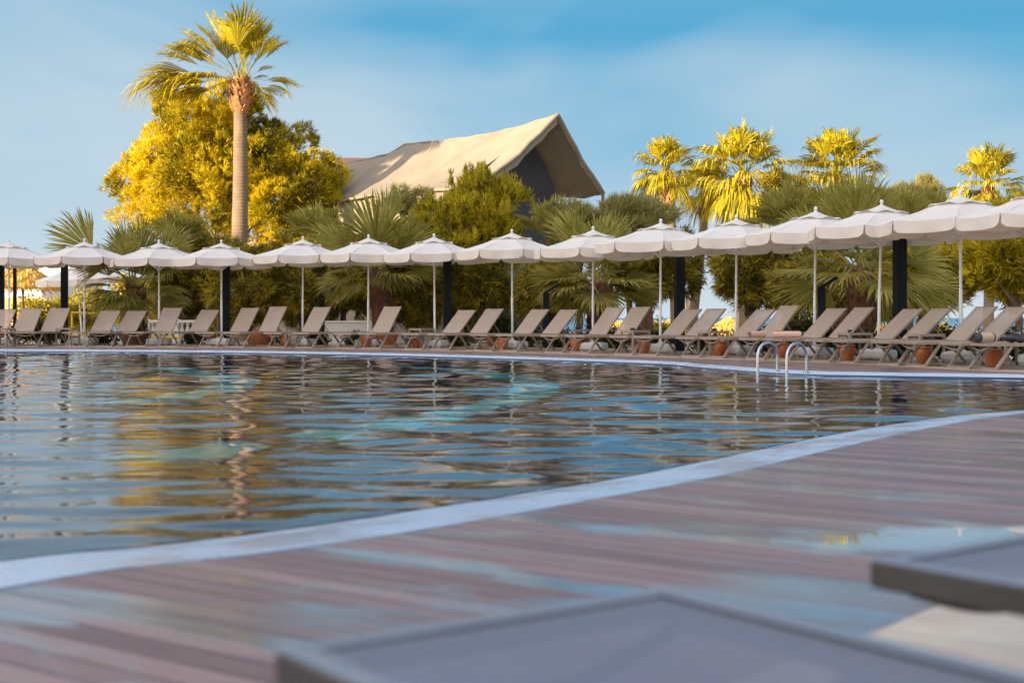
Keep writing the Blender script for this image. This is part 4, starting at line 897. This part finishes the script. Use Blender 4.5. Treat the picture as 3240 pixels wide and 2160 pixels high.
# small tiled roof behind the tent
c = P(1085, 510, 76); r = empty('tiled_house', (c.x, 77, -2)); b0 = c.z + 2
MB().box((0, 0, (b0 - .6) / 2), (3.0, 4, b0 - .6)).build('wall', M['white_wall'], r)
MB().add([(-1.75, -2.3, b0 - .6), (1.75, -2.3, b0 - .6), (1.75, 2.3, b0 - .6), (-1.75, 2.3, b0 - .6), (-1.3, 0, b0 + .3), (1.3, 0, b0 + .3), (-1.75, -2.3, b0 - .72), (1.75, -2.3, b0 - .72), (1.75, 2.3, b0 - .72), (-1.75, 2.3, b0 - .72)], [(0, 1, 5, 4), (1, 2, 5), (2, 3, 4, 5), (3, 0, 4), (0, 6, 7, 1), (1, 7, 8, 2), (2, 8, 9, 3), (3, 9, 6, 0), (9, 8, 7, 6)]).build('roof', M['roof_tile'], r)
tag(r, 'small house with a reddish tiled roof peeping out between pine and tent', 'house')

# ------------------------------------------------------------------ far left buildings, thatch, pillars
def house(x0, x1, ytop, z, depth, label, storeys=1):
    a, b_ = P(x0, ytop, z), P(x1, ytop, z); r = empty('white_house', ((a.x + b_.x) / 2, z + depth / 2, -2.1)); w_ = b_.x - a.x; h = a.z + 2.1
    MB().box((0, 0, h / 2), (w_, depth, h)).build('wall', M['white_wall'], r); MB().box((0, 0, h + .06), (w_ + .2, depth + .2, .12), None, .02).build('parapet', M['white_wall'], r)
    for i in range(max(1, int(w_ / 1.6))):
        x = -w_ / 2 + (i + .5) * w_ / max(1, int(w_ / 1.6)); f = MB().box((x, -depth / 2 - .01, h - 1.3), (.62, .06, .82)).build('window', M['white_metal'], r); MB().box((x, -depth / 2 - .045, h - 1.3), (.5, .02, .7)).build('pane', M['window_glass'], f)
    tag(r, label, 'house', 'white houses far behind at the left')
house(8, 132, 885, 78, 6, 'low white house behind the slim post at the left edge')
house(120, 232, 848, 86, 6, 'taller white block right of the thatched shelter at the left')
a, b_ = P(10, 946, 70), P(150, 946, 70); wall('ochre_wall', (a.x - 3, 70, 0), (b_.x, 70, 0), -2.2, a.z, .25, M['ochre_wall'], 'sunlit orange garden wall behind the leftmost loungers')
def make_thatch():
    r = empty('straw_parasol', (0, 0, 0)); rs = np.random.RandomState(3); mb = MB()
    mb.lathe([(1.32, 1.72), (1.34, 1.76), (1.0, 2.0), (.6, 2.28), (.22, 2.52), (.03, 2.66)], 30, cap=True); th = mb.build('roof', M['thatch'], r, True)
    ts = TriSoup(); n = 900; a = rs.uniform(0, 6.283, n); t = rs.uniform(0, 1, n) ** .6; rad = .15 + 1.2 * t; z = 2.6 - .86 * t
    p = np.stack([rad * np.cos(a), rad * np.sin(a), z], 1); d = np.stack([np.cos(a), np.sin(a), np.full(n, -.85)], 1); ts.a.append(tufts(rs, p, d, 2, .3, .03, .15)); ts.build('straw', M['thatch'], th)
    MB().tube([(0, 0, -.1), (.01, 0, 1.2), (0, 0, 2.5)], [.06, .05, .045], 8).build('post', M['wood_post'], r, True); return r
tp = None
for px, pya, z, sc, lab in ((2045, 1006, 82, 1.0, 'straw beach parasol left of the white pole by the fourth black post'), (2118, 1008, 84, 1.0, 'straw beach parasol just left of the fourth black post'), (2312, 1000, 80, 1.0, 'straw beach parasol left of the ochre pillar'), (2530, 992, 72, 1.1, 'nearer straw beach parasol right of the see-through lounger'), (2780, 1018, 84, 1.0, 'straw beach parasol glimpsed left of the fifth black post'), (2275, 1032, 78, .9, 'lower straw beach parasol between the bright gap and the ochre pillar'), (3010, 1040, 80, 1.0, 'straw beach parasol glimpsed under the backs at the right'), (1965, 1012, 86, 1.0, 'straw beach parasol beside the shaggy palm trunk'), (72, 832, 58, 1.15, 'thatched shelter at the far left under the first parasols')):
    top = P(px, pya, z); o = copy_tree(tp) if tp else make_thatch()
    if tp is None: tp = o
    o.location = (top.x, z, top.z - 2.66 * sc); o.scale = (sc, sc, sc); o.rotation_euler = (0, 0, rnd.uniform(0, 6)); tag(o, lab, 'straw parasol', 'straw parasols on the beach')
for x0, x1, yt, z, lab in ((2334, 2372, 952, 62, 'sunlit ochre pillar in the gap right of the tree opening'), (2170, 2180, 930, 64, 'slim sunlit ochre pillar beside the fourth black post')):
    a, b_ = P(x0, yt, z), P(x1, yt, z); r = empty('ochre_pillar', ((a.x + b_.x) / 2, z, -2.2)); w_ = b_.x - a.x
    MB().box((0, 0, (a.z + 2.2) / 2), (w_, w_, a.z + 2.2), None, .02).build('shaft', M['ochre_wall'], r); MB().box((0, 0, a.z + 2.24), (w_ + .1, w_ + .1, .08), None, .015).build('capital', M['ochre_wall'], r); tag(r, lab, 'pillar', 'ochre pillars beyond the terrace')

# ------------------------------------------------------------------ the hotel behind the photographer (its shade covers the pool)
r = empty('hotel_building', (-61, -18, -.4)); Lh, Dh, Hh = 98, 12, 18.6
MB().box((0, 0, Hh / 2), (Lh, Dh, Hh)).build('wall', M['cream_wall'], r); MB().box((0, 0, Hh + .1), (Lh + .6, Dh + .6, .2)).build('roof', M['white_wall'], r)
for s in range(5):
    MB().box((0, Dh / 2 + .6, 1.2 + s * 3.4 + 2.3), (Lh, 1.2, .16)).build('balcony', M['white_wall'], r)
    for i in range(16):
        x = -Lh / 2 + (i + .5) * Lh / 16; f = MB().box((x, Dh / 2 + .02, 2.0 + s * 3.4), (2.4, .08, 2.2)).build('window', M['white_metal'], r); MB().box((x, Dh / 2 + .07, 2.0 + s * 3.4), (2.2, .03, 2.0)).build('pane', M['window_glass'], f)
tag(r, 'long cream hotel block with rows of balconies', 'hotel')

# ------------------------------------------------------------------ sky, sun, camera
AZ, EL = R(52), R(8.4)            # sun low, behind the photographer's left shoulder
wd_ = bpy.data.worlds.new('World'); S.world = wd_; wd_.use_nodes = True; nt = wd_.node_tree; bg = nt.nodes['Background']
sk = N(nt, 'ShaderNodeTexSky', sky_type='NISHITA'); sk.sun_disc = False; sk.sun_elevation = EL; sk.sun_rotation = PI + AZ; sk.altitude = 0; sk.air_density = 1.0; sk.dust_density = .6; sk.ozone_density = 2.5
tc = N(nt, 'ShaderNodeTexCoord'); D = tc.outputs['Generated']
sepw = N(nt, 'ShaderNodeSeparateXYZ'); nt.links.new(D, sepw.inputs[0])
gz = ramp(nt, sepw.outputs['Z'], [(0.0, (1.66, 1.84, 2.0)), (.06, (1.30, 1.66, 1.92)), (.125, (.68, 1.34, 1.82)), (.205, (.26, 1.03, 1.68)), (.32, (.62, 1.14, 1.66)), (.75, (.78, 1.1, 1.5))])
mp = N(nt, 'ShaderNodeMapping'); mp.inputs['Scale'].default_value = (1.3, 1.3, 3.6); mp.inputs['Location'].default_value = (.35, 0, .2); mp.inputs['Rotation'].default_value = (0, R(-10), R(0)); nt.links.new(D, mp.inputs[0])
nz = noise(nt, 2.5, 3, .42, mp.outputs[0], .25); lh = N(nt, 'ShaderNodeMath', operation='MULTIPLY_ADD'); nt.links.new(sepw.outputs['X'], lh.inputs[0]); lh.inputs[1].default_value = -.30; nt.links.new(nz.outputs[0], lh.inputs[2])
cr = ramp(nt, lh.outputs[0], [(.40, (0, 0, 0)), (.70, (.72, .72, .72))])
mxw = N(nt, 'ShaderNodeMixRGB'); nt.links.new(cr.outputs[0], mxw.inputs[0]); nt.links.new(gz.outputs[0], mxw.inputs[1]); mxw.inputs[2].default_value = (1.5, 1.78, 1.98, 1)
# hazy sky behind the photographer, warm glow added to brighten the parasols
dt = N(nt, 'ShaderNodeVectorMath', operation='DOT_PRODUCT'); nt.links.new(D, dt.inputs[0])
dt.inputs[1].default_value = (-math.sin(AZ) * math.cos(R(40)), -math.cos(AZ) * math.cos(R(40)), math.sin(R(40)))
ws = N(nt, 'ShaderNodeMapRange', interpolation_type='SMOOTHSTEP'); nt.links.new(dt.outputs['Value'], ws.inputs[0]); ws.inputs['From Min'].default_value = -.05; ws.inputs['From Max'].default_value = .85
hz = N(nt, 'ShaderNodeMixRGB', blend_type='ADD'); hz.inputs[0].default_value = 1; nt.links.new(sk.outputs[0], hz.inputs[1]); hz.inputs[2].default_value = (3.3, 2.55, 1.85, 1)
mxs = N(nt, 'ShaderNodeMixRGB'); nt.links.new(ws.outputs[0], mxs.inputs[0]); nt.links.new(mxw.outputs[0], mxs.inputs[1]); nt.links.new(hz.outputs[0], mxs.inputs[2])
nt.links.new(mxs.outputs[0], bg.inputs['Color']); bg.inputs['Strength'].default_value = .15
sl = bpy.data.lights.new('sun', 'SUN'); sl.energy = 4.5; sl.angle = R(.5); sl.color = (1.0, .80, .52)
so = bpy.data.objects.new('sun', sl); COL.objects.link(so)
sd = Vector((-math.sin(AZ) * math.cos(EL), -math.cos(AZ) * math.cos(EL), math.sin(EL))); so.rotation_euler = sd.to_track_quat('Z', 'Y').to_euler()
so.location = sd * 60

cd = bpy.data.cameras.new('camera'); cam = bpy.data.objects.new('camera', cd); COL.objects.link(cam); S.camera = cam
cam.location = (0, 0, EYE); cam.rotation_euler = (R(90), 0, 0); cd.sensor_fit = 'HORIZONTAL'; cd.sensor_width = 36; cd.lens = FOC / 3240 * 36; cd.shift_y = -75 / 3240
cd.clip_start = .05; cd.clip_end = 30000; cd.dof.use_dof = True; cd.dof.focus_distance = 24; cd.dof.aperture_fstop = 2.7
S.view_settings.view_transform = 'Standard'; S.view_settings.look = 'None'; S.view_settings.exposure = 1.42; S.view_settings.gamma = 1
S.cycles.use_denoising = True; S.cycles.max_bounces = 8; S.cycles.transparent_max_bounces = 10; S.cycles.caustics_refractive = True; S.cycles.sample_clamp_indirect = 6
